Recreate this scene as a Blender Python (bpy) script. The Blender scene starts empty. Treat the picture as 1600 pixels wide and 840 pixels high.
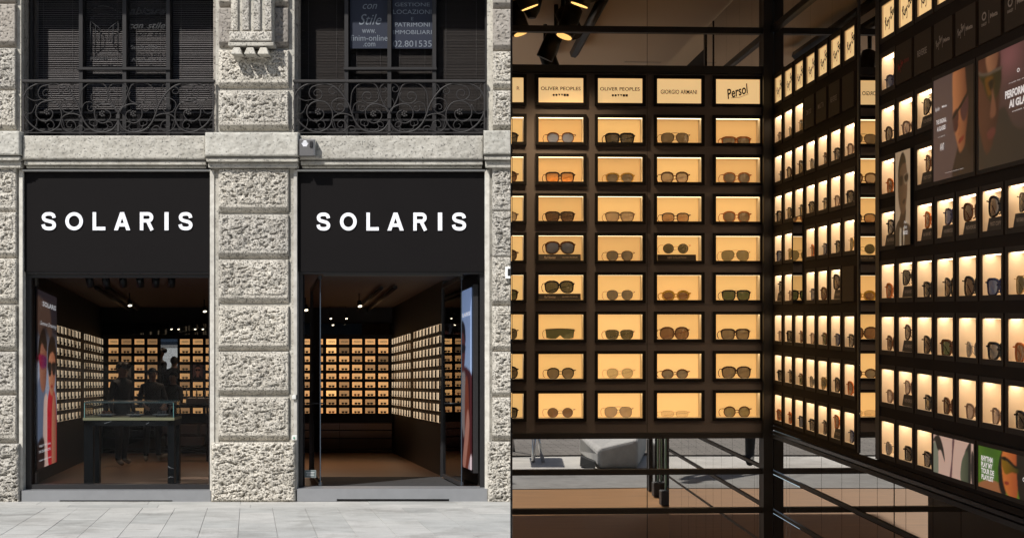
import bpy, bmesh, math, random
import numpy as np
from mathutils import Vector, Matrix, noise, Quaternion
R = math.radians
random.seed(7)
S = bpy.context.scene
COL = S.collection

# ------------------------------------------------------------------ camera
F = 2400.0          # focal length in photo pixels
CZ = 1.6            # eye height
HY = 485.0          # horizon row
cam = bpy.data.cameras.new('camera')
cam.sensor_width = 36; cam.lens = F / 1600 * 36
cam.shift_y = (HY - 420) / 1600
cam.clip_start = 0.05; cam.clip_end = 500
co = bpy.data.objects.new('camera', cam); COL.objects.link(co)
co.location = (0, 0, CZ); co.rotation_euler = (R(90), 0, 0)
S.camera = co
# ------------------------------------------------------------------ sky, sun, exposure
SUND = Vector((0.42, 0.70, -0.80)).normalized()
W = bpy.data.worlds.new('World'); S.world = W; W.use_nodes = True
wn = W.node_tree.nodes; wl = W.node_tree.links
sky = wn.new('ShaderNodeTexSky'); sky.sky_type = 'NISHITA'; sky.sun_disc = False
sky.sun_elevation = math.asin(-SUND.z)
sky.sun_rotation = math.atan2(-SUND.x, -SUND.y)
wn['Background'].inputs['Strength'].default_value = 0.09
wl.new(sky.outputs['Color'], wn['Background'].inputs['Color'])
sl = bpy.data.lights.new('sun', 'SUN'); sl.energy = 4.5; sl.angle = R(1.2); sl.color = (1, .965, .91)
so = bpy.data.objects.new('sun', sl); COL.objects.link(so)
so.rotation_euler = SUND.to_track_quat('-Z', 'Y').to_euler(); so.location = (-10, -10, 20)
S.view_settings.view_transform = 'Standard'; S.view_settings.look = 'None'
S.view_settings.exposure = 0.2; S.view_settings.gamma = 1
S.cycles.max_bounces = 10; S.cycles.glossy_bounces = 6; S.cycles.transparent_max_bounces = 16
S.cycles.caustics_reflective = False; S.cycles.caustics_refractive = False
S.cycles.sample_clamp_indirect = 4

# ------------------------------------------------------------------ materials
MATS = {}
def mat(name, col=(.5, .5, .5), rough=.6, metal=0, emit=None, es=0, spec=.5, alpha=1, var=0, bump=0, bscale=20, coat=0, sampling=None):
    if name in MATS: return MATS[name]
    m = bpy.data.materials.new(name); m.use_nodes = True
    n = m.node_tree.nodes; l = m.node_tree.links; b = n['Principled BSDF']
    b.inputs['Base Color'].default_value = (*col, 1)
    b.inputs['Roughness'].default_value = rough; b.inputs['Metallic'].default_value = metal
    b.inputs['Specular IOR Level'].default_value = spec
    b.inputs['Coat Weight'].default_value = coat
    if alpha < 1: b.inputs['Alpha'].default_value = alpha
    if emit: b.inputs['Emission Color'].default_value = (*emit, 1); b.inputs['Emission Strength'].default_value = es
    if var or bump:
        tc = n.new('ShaderNodeTexCoord'); nz = n.new('ShaderNodeTexNoise')
        nz.inputs['Scale'].default_value = bscale; nz.inputs['Detail'].default_value = 8
        l.new(tc.outputs['Object'], nz.inputs['Vector'])
        if var:
            mx = n.new('ShaderNodeMix'); mx.data_type = 'RGBA'; mx.blend_type = 'MIX'
            mx.inputs[6].default_value = (*[max(0, c * (1 - var)) for c in col], 1)
            mx.inputs[7].default_value = (*[min(1, c * (1 + var)) for c in col], 1)
            l.new(nz.outputs['Fac'], mx.inputs[0]); l.new(mx.outputs[2], b.inputs['Base Color'])
        if bump:
            bp = n.new('ShaderNodeBump'); bp.inputs['Strength'].default_value = bump; bp.inputs['Distance'].default_value = .01
            l.new(nz.outputs['Fac'], bp.inputs['Height']); l.new(bp.outputs['Normal'], b.inputs['Normal'])
    if sampling: m.cycles.emission_sampling = sampling
    MATS[name] = m
    return m

def N(nt, typ, **kw):
    nd = nt.nodes.new(typ)
    for k, v in kw.items():
        if k.startswith('_'): setattr(nd, k[1:], v)
        else: nd.inputs[k.replace('__', ' ')].default_value = v
    return nd
def ramp(nt, fac, stops):
    r = nt.nodes.new('ShaderNodeValToRGB'); e = r.color_ramp.elements
    while len(e) < len(stops): e.new(.5)
    for q, (p, c) in zip(e, stops):
        q.position = p; q.color = (*c, 1) if len(c) == 3 else c
    nt.links.new(fac, r.inputs['Fac']); return r
def mixc(nt, fac, a, b, mode='MIX'):
    m = nt.nodes.new('ShaderNodeMix'); m.data_type = 'RGBA'; m.blend_type = mode
    for i, v in ((0, fac), (6, a), (7, b)):
        if hasattr(v, 'links'): nt.links.new(v, m.inputs[i])
        elif i == 0: m.inputs[0].default_value = v
        else: m.inputs[i].default_value = (*v, 1)
    return m.outputs[2]

def travertine(name, base, pits=.55, pscale=38, rough_amt=.8, dark=.35):
    m = bpy.data.materials.new(name); m.use_nodes = True; nt = m.node_tree; l = nt.links
    b = nt.nodes['Principled BSDF']; b.inputs['Roughness'].default_value = .92; b.inputs['Specular IOR Level'].default_value = .15
    g = nt.nodes.new('ShaderNodeNewGeometry')
    big = N(nt, 'ShaderNodeTexNoise', Scale=1.1, Detail=6.); l.new(g.outputs['Position'], big.inputs['Vector'])
    med = N(nt, 'ShaderNodeTexNoise', Scale=9., Detail=8., Roughness=.65); l.new(g.outputs['Position'], med.inputs['Vector'])
    pit = N(nt, 'ShaderNodeTexNoise', Scale=float(pscale), Detail=4., Roughness=.55); l.new(g.outputs['Position'], pit.inputs['Vector'])
    fine = N(nt, 'ShaderNodeTexNoise', Scale=160., Detail=3.); l.new(g.outputs['Position'], fine.inputs['Vector'])
    c1 = ramp(nt, big.outputs['Fac'], [(.3, [x * .82 for x in base]), (.7, [min(1, x * 1.12) for x in base])])
    c2 = ramp(nt, med.outputs['Fac'], [(.3, (.72, .70, .67)), (.65, (1.06, 1.05, 1.03))])
    c = mixc(nt, 1., c1.outputs['Color'], c2.outputs['Color'], 'MULTIPLY')
    pr = ramp(nt, pit.outputs['Fac'], [(pits - .22, (0, 0, 0)), (pits - .13, (1, 1, 1))])
    c = mixc(nt, pr.outputs['Color'], [x * dark for x in base], c)
    # soot that follows the stone itself
    oi = nt.nodes.new('ShaderNodeObjectInfo')
    rr = ramp(nt, oi.outputs['Random'], [(0, (.86, .86, .86)), (1, (1.08, 1.07, 1.04))])
    c = mixc(nt, 1., c, rr.outputs['Color'], 'MULTIPLY')
    l.new(c, b.inputs['Base Color'])
    bp = N(nt, 'ShaderNodeBump', Strength=rough_amt, Distance=.012)
    ad = N(nt, 'ShaderNodeMath', _operation='MULTIPLY_ADD'); l.new(fine.outputs['Fac'], ad.inputs[0]); ad.inputs[1].default_value = .35
    ad2 = N(nt, 'ShaderNodeMath', _operation='MULTIPLY_ADD'); l.new(med.outputs['Fac'], ad2.inputs[0]); ad2.inputs[1].default_value = .8
    l.new(pr.outputs['Color'], ad2.inputs[2]); l.new(ad2.outputs[0], ad.inputs[2])
    l.new(ad.outputs[0], bp.inputs['Height']); l.new(bp.outputs['Normal'], b.inputs['Normal'])
    MATS[name] = m; return m

STONE = travertine('rough_travertine', (.565, .54, .495), .585, 55, .9, dark=.26)
STONE_S = travertine('smooth_travertine', (.51, .495, .455), .55, 40, .5)
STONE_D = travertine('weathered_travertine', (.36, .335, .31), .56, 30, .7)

def pavemat(name, base, scale=1., rnd=True, joints=None):
    m = bpy.data.materials.new(name); m.use_nodes = True; nt = m.node_tree; l = nt.links
    b = nt.nodes['Principled BSDF']; b.inputs['Roughness'].default_value = .8; b.inputs['Specular IOR Level'].default_value = .25
    g = nt.nodes.new('ShaderNodeNewGeometry')
    a = N(nt, 'ShaderNodeTexNoise', Scale=2.2 * scale, Detail=9., Roughness=.62); l.new(g.outputs['Position'], a.inputs['Vector'])
    f = N(nt, 'ShaderNodeTexNoise', Scale=90. * scale, Detail=4., Roughness=.7); l.new(g.outputs['Position'], f.inputs['Vector'])
    st = N(nt, 'ShaderNodeTexNoise', Scale=.9, Detail=7., Roughness=.7, Distortion=.6); l.new(g.outputs['Position'], st.inputs['Vector'])
    c = ramp(nt, a.outputs['Fac'], [(.3, [x * .84 for x in base]), (.7, [x * 1.1 for x in base])]).outputs['Color']
    c = mixc(nt, 1., c, ramp(nt, f.outputs['Fac'], [(.3, (.8, .8, .8)), (.7, (1.1, 1.1, 1.1))]).outputs['Color'], 'MULTIPLY')
    c = mixc(nt, 1., c, ramp(nt, st.outputs['Fac'], [(.36, (.72, .71, .7)), (.5, (1, 1, 1))]).outputs['Color'], 'MULTIPLY')
    if rnd:
        vo = N(nt, 'ShaderNodeTexVoronoi', Scale=2.6); l.new(g.outputs['Position'], vo.inputs['Vector'])
        c = mixc(nt, 1., c, ramp(nt, vo.outputs['Distance'], [(.035, (.55, .55, .54)), (.055, (1, 1, 1))]).outputs['Color'], 'MULTIPLY')
        oi = nt.nodes.new('ShaderNodeObjectInfo')
        c = mixc(nt, 1., c, ramp(nt, oi.outputs['Random'], [(0, (.88, .89, .89)), (1, (1.06, 1.05, 1.04))]).outputs['Color'], 'MULTIPLY')
    if joints:
        br = N(nt, 'ShaderNodeTexBrick', Scale=joints); l.new(g.outputs['Position'], br.inputs['Vector'])
        br.inputs['Color1'].default_value = (1, 1, 1, 1); br.inputs['Color2'].default_value = (.8, .8, .8, 1)
        br.inputs['Mortar'].default_value = (.35, .35, .35, 1); br.inputs['Mortar Size'].default_value = .015
        c = mixc(nt, 1., c, br.outputs['Color'], 'MULTIPLY')
    l.new(c, b.inputs['Base Color'])
    bp = N(nt, 'ShaderNodeBump', Strength=.35, Distance=.004); l.new(f.outputs['Fac'], bp.inputs['Height']); l.new(bp.outputs['Normal'], b.inputs['Normal'])
    MATS[name] = m; return m
SLAB = pavemat('grey_granite', (.50, .495, .47))
GROUND = pavemat('ground_stone', (.60, .575, .53), 1, False)
ROADM = pavemat('road_stone', (.24, .215, .19), 1, False, 2.5)
MATM = pavemat('speckled_mat', (.25, .245, .235), 3, False)

def woodfloor(name, base):
    m = bpy.data.materials.new(name); m.use_nodes = True; nt = m.node_tree; l = nt.links
    b = nt.nodes['Principled BSDF']; b.inputs['Roughness'].default_value = .42
    g = nt.nodes.new('ShaderNodeNewGeometry')
    mp = nt.nodes.new('ShaderNodeMapping'); mp.inputs['Scale'].default_value = (1.2, 14, 1); l.new(g.outputs['Position'], mp.inputs['Vector'])
    a = N(nt, 'ShaderNodeTexNoise', Scale=1.6, Detail=8., Roughness=.6); l.new(mp.outputs['Vector'], a.inputs['Vector'])
    c = ramp(nt, a.outputs['Fac'], [(.3, [x * .75 for x in base]), (.7, [x * 1.2 for x in base])])
    l.new(c.outputs['Color'], b.inputs['Base Color']); MATS[name] = m; return m
WOOD = woodfloor('oak_floor', (.33, .17, .065))
WOOD_D = woodfloor('brown_floor', (.26, .15, .095))

BLACK = mat('black_metal', (.012, .011, .012), .45, 0, var=.3, bump=.05, bscale=8)
FRAMEB = mat('black_frame', (.008, .007, .008), .65, spec=.2)
BROWN = mat('brown_panel', (.13, .114, .120), .5, var=.25, bump=.04, bscale=5)
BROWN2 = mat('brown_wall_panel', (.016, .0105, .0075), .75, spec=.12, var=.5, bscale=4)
SIGNM = mat('sign_panel', (.0050, .0040, .0042), .6, spec=.12, var=.15, bscale=2)
WHITE = mat('white_letter', (.86, .87, .92), .5)
STEEL = mat('brushed_steel', (.24, .245, .255), .5, .3, var=.12, bump=.05, bscale=6)
STEELB = mat('bright_steel', (.62, .62, .62), .28, 1)
CREAM = mat('cream_liner', (.75, .66, .52), .6)
WHITEL = mat('white_liner', (.82, .74, .62), .6)
def glow(name, col, s, base=None, sampling='NONE'):
    return mat(name, base or tuple(min(1, c * .8) for c in col), .6, emit=col, es=s, sampling=sampling)
PANEL_B = glow('backlit_amber_panel', (.98, .61, .225), .46)
PANELS_B = [PANEL_B, glow('backlit_amber_panel_dim', (.98, .60, .225), .36), glow('backlit_amber_panel_bright', (1, .63, .24), .54)]
PANEL_S = glow('backlit_label_panel', (1, .66, .30), .62)
PANEL_W = glow('backlit_cream_panel', (1, .68, .38), .42)
LED = glow('led_strip', (1, .80, .50), 3.0, (.8, .8, .8), 'AUTO')
LED2 = glow('led_strip_pale', (1, .74, .47), 6.0, (.8, .8, .8), 'AUTO')
PAN_FAR = glow('far_amber_panel', (.95, .52, .19), .52)
PAN_FARS = glow('far_pale_panel', (1, .72, .40), .62)
DARKGLASS = mat('dark_print', (.042, .029, .020), .6, spec=.15)
LAMPE = glow('lamp_glow', (1, .72, .28), 6.0, (.8, .8, .8), 'AUTO')
def mirror(name, c, rough=.0):
    return mat(name, (c, c * .98, c * .95), rough, 1)
MIRROR = mirror('mirror_glass', .78)
MIRROR_U = mirror('upper_mirror_glass', .72)
MIRROR_D = mirror('dark_mirror_glass', .16, .03)
def glassmat(name, tint, ior=1.45, rough=0., refl=1.):
    m = bpy.data.materials.new(name); m.use_nodes = True; nt = m.node_tree; l = nt.links
    out = nt.nodes['Material Output']; nt.nodes.remove(nt.nodes['Principled BSDF'])
    t = nt.nodes.new('ShaderNodeBsdfTransparent'); t.inputs['Color'].default_value = (*tint, 1)
    gl = nt.nodes.new('ShaderNodeBsdfGlossy'); gl.inputs['Roughness'].default_value = rough
    fr = nt.nodes.new('ShaderNodeFresnel'); fr.inputs['IOR'].default_value = ior
    mm = N(nt, 'ShaderNodeMath', _operation='MULTIPLY'); l.new(fr.outputs[0], mm.inputs[0]); mm.inputs[1].default_value = refl
    mx = nt.nodes.new('ShaderNodeMixShader'); l.new(mm.outputs[0], mx.inputs[0]); l.new(t.outputs[0], mx.inputs[1]); l.new(gl.outputs[0], mx.inputs[2])
    l.new(mx.outputs[0], out.inputs['Surface']); MATS[name] = m; return m
GLASS = glassmat('shop_window_glass', (.80, .82, .84), 1.22, 0, .7)
GLASS_U = glassmat('upper_window_glass', (.80, .79, .79), 1.2)
GLASS_D = glassmat('door_glass', (.72, .76, .78), 1.5)
TEAL = mat('glass_edge', (.25, .55, .50), .2, spec=.8)

# ------------------------------------------------------------------ helpers
def link(o, parent=None):
    COL.objects.link(o)
    if parent is not None: o.parent = parent
    return o
def tag(o, label=None, cat=None, group=None, kind=None):
    if label: o['label'] = label
    if cat: o['category'] = cat; o['kind'] = 'thing'
    if group: o['group'] = group
    if kind: o['kind'] = kind
    return o
def empty(name, label, cat, loc=(0, 0, 0), rz=0, group=None, parent=None):
    o = bpy.data.objects.new(name, None); o.empty_display_size = .1
    link(o, parent); o.location = loc; o.rotation_euler = (0, 0, rz)
    return tag(o, label, cat, group)
class MB:
    def __init__(s): s.v = []; s.f = []; s.m = []; s.sm = []
    def add(s, vs, fs, m=0, smooth=False):
        b = len(s.v); s.v += [tuple(v) for v in vs]
        for f in fs: s.f.append([b + i for i in f]); s.m.append(m); s.sm.append(smooth)
        return s
    def box(s, x0, x1, y0, y1, z0, z1, m=0):
        if x0 > x1: x0, x1 = x1, x0
        if y0 > y1: y0, y1 = y1, y0
        if z0 > z1: z0, z1 = z1, z0
        return s.add([(x0,y0,z0),(x1,y0,z0),(x1,y1,z0),(x0,y1,z0),(x0,y0,z1),(x1,y0,z1),(x1,y1,z1),(x0,y1,z1)],
              [(0,3,2,1),(4,5,6,7),(0,1,5,4),(1,2,6,5),(2,3,7,6),(3,0,4,7)], m)
    def quad(s, a, b, c, d, m=0): return s.add([a, b, c, d], [(0, 1, 2, 3)], m)
    def hexa(s, bot, top, m=0):   # two 4-point loops
        return s.add(list(bot) + list(top), [(0,3,2,1),(4,5,6,7),(0,1,5,4),(1,2,6,5),(2,3,7,6),(3,0,4,7)], m)
    def tube(s, pts, rad, n=6, m=0, cap=True, smooth=True):
        pts = [Vector(p) for p in pts]; k = len(pts)
        if not hasattr(rad, '__len__'): rad = [rad] * k
        vs = []; prev = None
        for i, p in enumerate(pts):
            t = (pts[min(i+1, k-1)] - pts[max(i-1, 0)])
            if t.length < 1e-9: t = Vector((0, 0, 1))
            t.normalize()
            if prev is None: prev = t.orthogonal().normalized()
            u = (prev - t * prev.dot(t))
            if u.length < 1e-6: u = t.orthogonal()
            u.normalize(); prev = u; w = t.cross(u)
            for j in range(n):
                a = 2 * math.pi * j / n
                vs.append(p + (u * math.cos(a) + w * math.sin(a)) * rad[i])
        fs = [(i*n+j, i*n+(j+1)%n, (i+1)*n+(j+1)%n, (i+1)*n+j) for i in range(k-1) for j in range(n)]
        s.add(vs, fs, m, smooth)
        if cap:
            b = len(s.v) - len(vs)
            s.f.append([b + j for j in range(n)][::-1]); s.m.append(m); s.sm.append(False)
            s.f.append([b + (k-1)*n + j for j in range(n)]); s.m.append(m); s.sm.append(False)
        return s
    def ball(s, c, r, m=0, nu=8, nv=5, sc=(1, 1, 1)):
        vs = []; fs = []
        for i in range(nv + 1):
            th = math.pi * i / nv
            for j in range(nu):
                a = 2 * math.pi * j / nu
                vs.append((c[0] + r*sc[0]*math.sin(th)*math.cos(a), c[1] + r*sc[1]*math.sin(th)*math.sin(a), c[2] + r*sc[2]*math.cos(th)))
        for i in range(nv):
            for j in range(nu):
                fs.append((i*nu+j, (i+1)*nu+j, (i+1)*nu+(j+1)%nu, i*nu+(j+1)%nu))
        return s.add(vs, fs, m, True)
    def mesh(s, name, mats):
        me = bpy.data.meshes.new(name)
        me.from_pydata(s.v, [], s.f)
        if not isinstance(mats, (list, tuple)): mats = [mats]
        for q in mats: me.materials.append(q)
        me.polygons.foreach_set('material_index', s.m)
        me.polygons.foreach_set('use_smooth', s.sm)
        me.update(); return me
    def build(s, name, mats, parent=None, loc=None):
        o = bpy.data.objects.new(name, s.mesh(name, mats)); link(o, parent)
        if loc is not None: o.location = loc
        return o
def inst(name, me, parent=None, loc=(0, 0, 0), rot=(0, 0, 0)):
    o = bpy.data.objects.new(name, me); link(o, parent); o.location = loc; o.rotation_euler = rot; return o
def bevel(o, w, seg=1):
    bm = bmesh.new(); bm.from_mesh(o.data)
    bmesh.ops.bevel(bm, geom=bm.edges[:], offset=w, segments=seg, affect='EDGES', profile=.5)
    bm.to_mesh(o.data); bm.free(); return o

def text_mesh(s, bold=0., shear=0., ext=0., res=3, mat_=None, spacing=1.):
    cu = bpy.data.curves.new('lettering', 'FONT'); cu.body = s; cu.size = 1; cu.offset = bold; cu.shear = shear
    cu.extrude = ext; cu.resolution_u = res; cu.align_x = 'CENTER'; cu.space_character = spacing
    ob = bpy.data.objects.new('lettering', cu); COL.objects.link(ob)
    dg = bpy.context.evaluated_depsgraph_get()
    me = bpy.data.meshes.new_from_object(ob.evaluated_get(dg)); me.name = 'lettering'
    bpy.data.objects.remove(ob); bpy.data.curves.remove(cu)
    me.materials.clear()
    if mat_: me.materials.append(mat_)
    return me
def text(s, m, parent, cx, y, cz, w=None, h=None, bold=0., shear=0., ext=0., name='lettering', rot=None, spacing=1., tilt=0., flip=False):
    """lettering standing in the local xz plane facing -y, centred at cx, cz, fitted into w x h"""
    me = text_mesh(s, bold, shear, ext, 3, m, spacing)
    n = len(me.vertices)
    if n == 0: return None
    a = np.empty(n * 3, 'f'); me.vertices.foreach_get('co', a); a = a.reshape(-1, 3)
    lo = a.min(0); hi = a.max(0); wh = hi - lo
    sx = w / wh[0] if w else None; sy = h / wh[1] if h else None
    if sx is None: sx = sy
    if sy is None: sy = sx
    b = np.empty_like(a)
    X = (a[:, 0] - (lo[0] + hi[0]) / 2) * sx; Z = (a[:, 1] - (lo[1] + hi[1]) / 2) * sy
    if tilt: X, Z = X * math.cos(tilt) - Z * math.sin(tilt), X * math.sin(tilt) + Z * math.cos(tilt)
    b[:, 0] = X; b[:, 1] = -a[:, 2]; b[:, 2] = Z
    me.vertices.foreach_set('co', b.reshape(-1)); me.update()
    o = bpy.data.objects.new(name, me); link(o, parent); o.location = (cx, y, cz)
    return o

# ---- prints: a grid whose colours are painted by polygons
def catmull(p, k=6):
    n = len(p); out = []
    for i in range(n):
        a, b, c, d = [np.array(p[(i + j - 1) % n], float) for j in range(4)]
        for t in np.linspace(0, 1, k, endpoint=False):
            out.append(.5 * ((2*b) + (-a + c)*t + (2*a - 5*b + 4*c - d)*t*t + (-a + 3*b - 3*c + d)*t**3))
    return np.array(out)
def lin(c): return tuple(((v / 255) / 12.92 if v / 255 <= .04045 else ((v / 255 + .055) / 1.055) ** 2.4) for v in c)
def inpoly(P, X, Y):
    r = np.zeros(X.shape, bool); n = len(P); j = n - 1
    for i in range(n):
        xi, yi = P[i]; xj, yj = P[j]
        c = ((yi > Y) != (yj > Y)) & (X < (xj - xi) * (Y - yi) / ((yj - yi) or 1e-9) + xi)
        r ^= c; j = i
    return r
def blur(A, k):
    for _ in range(k):
        A = np.pad(A, ((1, 1), (1, 1)) + ((0, 0),) * (A.ndim - 2), mode='edge')
        A = (A[:-2, 1:-1] + A[2:, 1:-1] + 2 * A[1:-1, 1:-1] + A[1:-1, :-2] + A[1:-1, 2:]) / 6
    return A
def printmat(name, es):
    if name in MATS: return MATS[name]
    m = bpy.data.materials.new(name); m.use_nodes = True; nt = m.node_tree; b = nt.nodes['Principled BSDF']
    b.inputs['Roughness'].default_value = .35
    at = nt.nodes.new('ShaderNodeAttribute'); at.attribute_name = 'print'
    nt.links.new(at.outputs['Color'], b.inputs['Base Color'])
    if es: nt.links.new(at.outputs['Color'], b.inputs['Emission Color']); b.inputs['Emission Strength'].default_value = es
    m.cycles.emission_sampling = 'NONE'
    MATS[name] = m; return m
def print_mesh(name, bg, layers, corners, es, nx=56, ny=84):
    """bg: function or colour; layers: (points, colour, blur, smooth[, colour2]) in 0..1 uv; corners BL, BR, TR, TL"""
    k = 2; X, Y = np.meshgrid((np.arange(nx * k) + .5) / (nx * k), (np.arange(ny * k) + .5) / (ny * k))
    A = np.zeros(X.shape + (3,))
    if callable(bg): A[:] = bg(X, Y)
    else: A[:] = lin(bg)
    for L in layers:
        P = catmull(L[0]) if L[3] else np.array(L[0], float)
        M = inpoly(P, X, Y).astype(float)
        if L[2]: M = blur(M, L[2])
        c = np.array(lin(L[1]))
        if len(L) > 4:      # horizontal shading between two inks
            c2 = np.array(lin(L[4])); x0, x1 = P[:, 0].min(), P[:, 0].max()
            t = np.clip((X - x0) / (x1 - x0), 0, 1)[..., None]; cc = c * (1 - t) + c2 * t
        else: cc = c
        A = A * (1 - M[..., None]) + cc * M[..., None]
    A = A.reshape(ny, k, nx, k, 3).mean((1, 3))
    bl, br, tr, tl = [np.array(c, float) for c in corners]
    mb = MB(); vs = []
    for j in range(ny):
        for i in range(nx):
            u = i / (nx - 1); v = j / (ny - 1)
            vs.append(tuple((bl * (1-u) + br * u) * (1-v) + (tl * (1-u) + tr * u) * v))
    fs = [(j*nx+i, j*nx+i+1, (j+1)*nx+i+1, (j+1)*nx+i) for j in range(ny-1) for i in range(nx-1)]
    mb.add(vs, fs); me = mb.mesh(name, printmat('print_%d' % int(es * 100), es))
    at = me.color_attributes.new('print', 'FLOAT_COLOR', 'POINT')
    arr = np.ones((nx * ny, 4), 'f'); arr[:, :3] = A.reshape(-1, 3); at.data.foreach_set('color', arr.reshape(-1))
    return me

WORDN = ['first', 'second', 'third', 'fourth', 'fifth', 'sixth', 'seventh', 'eighth', 'ninth', 'tenth', 'eleventh', 'twelfth', 'thirteenth', 'fourteenth', 'fifteenth', 'sixteenth']

# =================================================================== SUNGLASSES
def outline(shape, n=18):
    """half-size outline of one lens, x outward (right lens)"""
    p = {'round': (.0235, .0215, 2., .03, 0), 'panto': (.0245, .0215, 2.3, .10, 0), 'square': (.0265, .0200, 3.6, .07, 0),
         'rect': (.0275, .0140, 3.4, .02, 0), 'aviator': (.0275, .0235, 2.5, .12, .004), 'big': (.0290, .0245, 2.3, .0, 0),
         'hex': (.0250, .0180, 3., -.02, 0), 'way': (.0275, .0200, 3.2, .16, 0), 'oval': (.0235, .0175, 2., .0, 0),
         'soft': (.0255, .0190, 2.6, .08, 0)}[shape]
    a, b, e, k, d = p; out = []
    for i in range(n):
        t = 2 * math.pi * i / n
        c, s = math.cos(t), math.sin(t)
        x = a * math.copysign(abs(c) ** (2 / e), c); z = b * math.copysign(abs(s) ** (2 / e), s)
        x *= 1 + k * z / b
        if z < 0: x += d * (-z / b); 
        out.append((x, z))
    return out, a, b
def sunglasses(shape, thick, bridge='bar', scale=1., shield=False):
    """returns MBs: frame, lens left, lens right, temple left, temple right. Origin under the lenses, +y goes behind them"""
    fr = MB(); L = []; cx = .0335
    if shield:
        b = .023; up = []; lo = []
        for i in range(19):
            u = -1 + i / 9; x = u * .066; y = .012 * u * u
            up.append((x, y, b * 2 - .004 * u * u)); lo.append((x * .93, y, .012 * (1 - min(1, abs(u) * 3.2)) * 1.4 if abs(u) < .31 else .001 + .012 * max(0, abs(u) - .7)))
        lm = MB(); lm.add(up + lo, [(i, i+1, 19+i+1, 19+i) for i in range(18)], 0, True)
        fr.tube([(p[0], p[1] - .001, p[2]) for p in up], .0026, 5); fr.tube([(p[0], p[1], p[2]) for p in up[:3]], .003, 5)
        L = [lm, MB()]; b = .023
    else:
        o, a, b = outline(shape)
        for sx in (-1, 1):
            lm = MB(); n = len(o)
            P = [(sx * (cx + x), .004 * (x / .028 + .3) ** 2 + (0 if x < 0 else .002 * (x/.028)), b + z) for x, z in o]
            c = (sx * cx, -.0015, b)
            lm.add([c] + P, [(0, 1 + i, 1 + (i+1) % n) if sx > 0 else (0, 1 + (i+1) % n, 1 + i) for i in range(n)], 0, True)
            L.append(lm)
            t = thick * (1.6 if thick > .002 else 1.3); ring = []
            for i, (x, z) in enumerate(o):
                ln = math.hypot(x, z); ux, uz = x / ln, z / ln; q = P[i]
                tt = t * (1.5 if (z > b * .4 and thick > .002) else 1)
                ring.append([(q[0], q[1] - .0018, q[2]), (q[0] + sx * ux * tt, q[1] - .0018, q[2] + uz * tt), (q[0] + sx * ux * tt, q[1] + .002, q[2] + uz * tt), (q[0], q[1] + .002, q[2])])
            vs = [v for r in ring for v in r]
            fs = [(4*i+j, 4*i+(j+1) % 4, 4*((i+1) % n)+(j+1) % 4, 4*((i+1) % n)+j) for i in range(n) for j in range(4)]
            fr.add(vs, fs, 0, False)
        xi = cx - a * .94; hb = b * 1.28
        rr = max(thick * .75, .0011)
        fr.tube([(-xi, 0, hb), (-xi*.4, -.001, hb + .0035), (xi*.4, -.001, hb + .0035), (xi, 0, hb)], rr, 5)
        if bridge == 'double': fr.tube([(-cx, 0, b * 2 - .001), (0, -.001, b * 2 + .001), (cx, 0, b * 2 - .001)], max(rr * .8, .001), 5)
    T = []
    hx = .0685; top = b * 1.72
    for sx in (-1, 1):
        if not shield:
            fr.tube([(sx * (cx + a * 1.02), .001, top), (sx * hx, .005, top)], max(thick * .8, .0011), 5)
        tm = MB(); rt = max(thick * .55, .0009)
        yo = .018
        if sx < 0:
            tm.tube([(-hx, .005, top), (-hx - .006, .016, top - .002), (-hx - .010, .028, b * 1.1), (-hx - .007, .034, b * .4), (-hx - .001, .036, .003)], [rt, rt, rt, rt, rt * 1.2], 5); T.append(tm); continue
        tm.tube([(sx * hx, .005, top), (sx * (hx + .002), yo, top - .001), (sx * (hx - .006), yo + .006, top - .006), (sx * .03, yo + .009, b * 1.1),
                 (-sx * .018, yo + .010, b * .62), (-sx * .045, yo + .010, .006)], [rt, rt, rt, rt, rt * 1.1, rt * 1.3], 5)
        T.append(tm)
    return fr, L, T
LENSC = {'dark grey': (.03, .03, .032), 'grey': (.14, .135, .14), 'dark olive': (.07, .07, .025), 'olive': (.24, .21, .09), 'green': (.05, .11, .035),
         'orange': (.65, .22, .03), 'brown': (.22, .07, .025), 'dark brown': (.10, .04, .025), 'mauve': (.42, .28, .25), 'blue grey': (.16, .20, .32),
         'pale': (.60, .42, .22), 'grey brown': (.16, .115, .085), 'yellow': (.65, .40, .03), 'blue': (.03, .05, .18), 'greenish': (.25, .25, .10)}
FRC = {'black': (.010, .009, .009), 'tortoise': (.13, .05, .018), 'amber': (.55, .16, .03), 'yellow': (.72, .42, .06), 'dark brown': (.045, .018, .012),
       'gold': (.55, .36, .12), 'silver': (.45, .42, .38), 'greige': (.22, .14, .10), 'olive': (.12, .10, .04), 'clear': (.68, .50, .30), 'red': (.3, .04, .02), 'navy': (.02, .025, .09)}
def lensm(c):
    a = {'pale': .35, 'greenish': .55, 'mauve': .7, 'orange': .75, 'yellow': .75, 'grey': .86, 'grey brown': .86, 'blue grey': .95, 'olive': .85, 'brown': .88}.get(c, .92)
    return mat('lens_' + c.replace(' ', '_'), LENSC[c], .06, 0, alpha=a, spec=1.)
def framem(c):
    if c == 'tortoise': return mat('frame_tortoise', FRC[c], .25, var=.8, bscale=90)
    return mat('frame_' + c.replace(' ', '_'), FRC[c], .25, .7 if c in ('gold', 'silver') else 0)
GPROTO = {}
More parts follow.
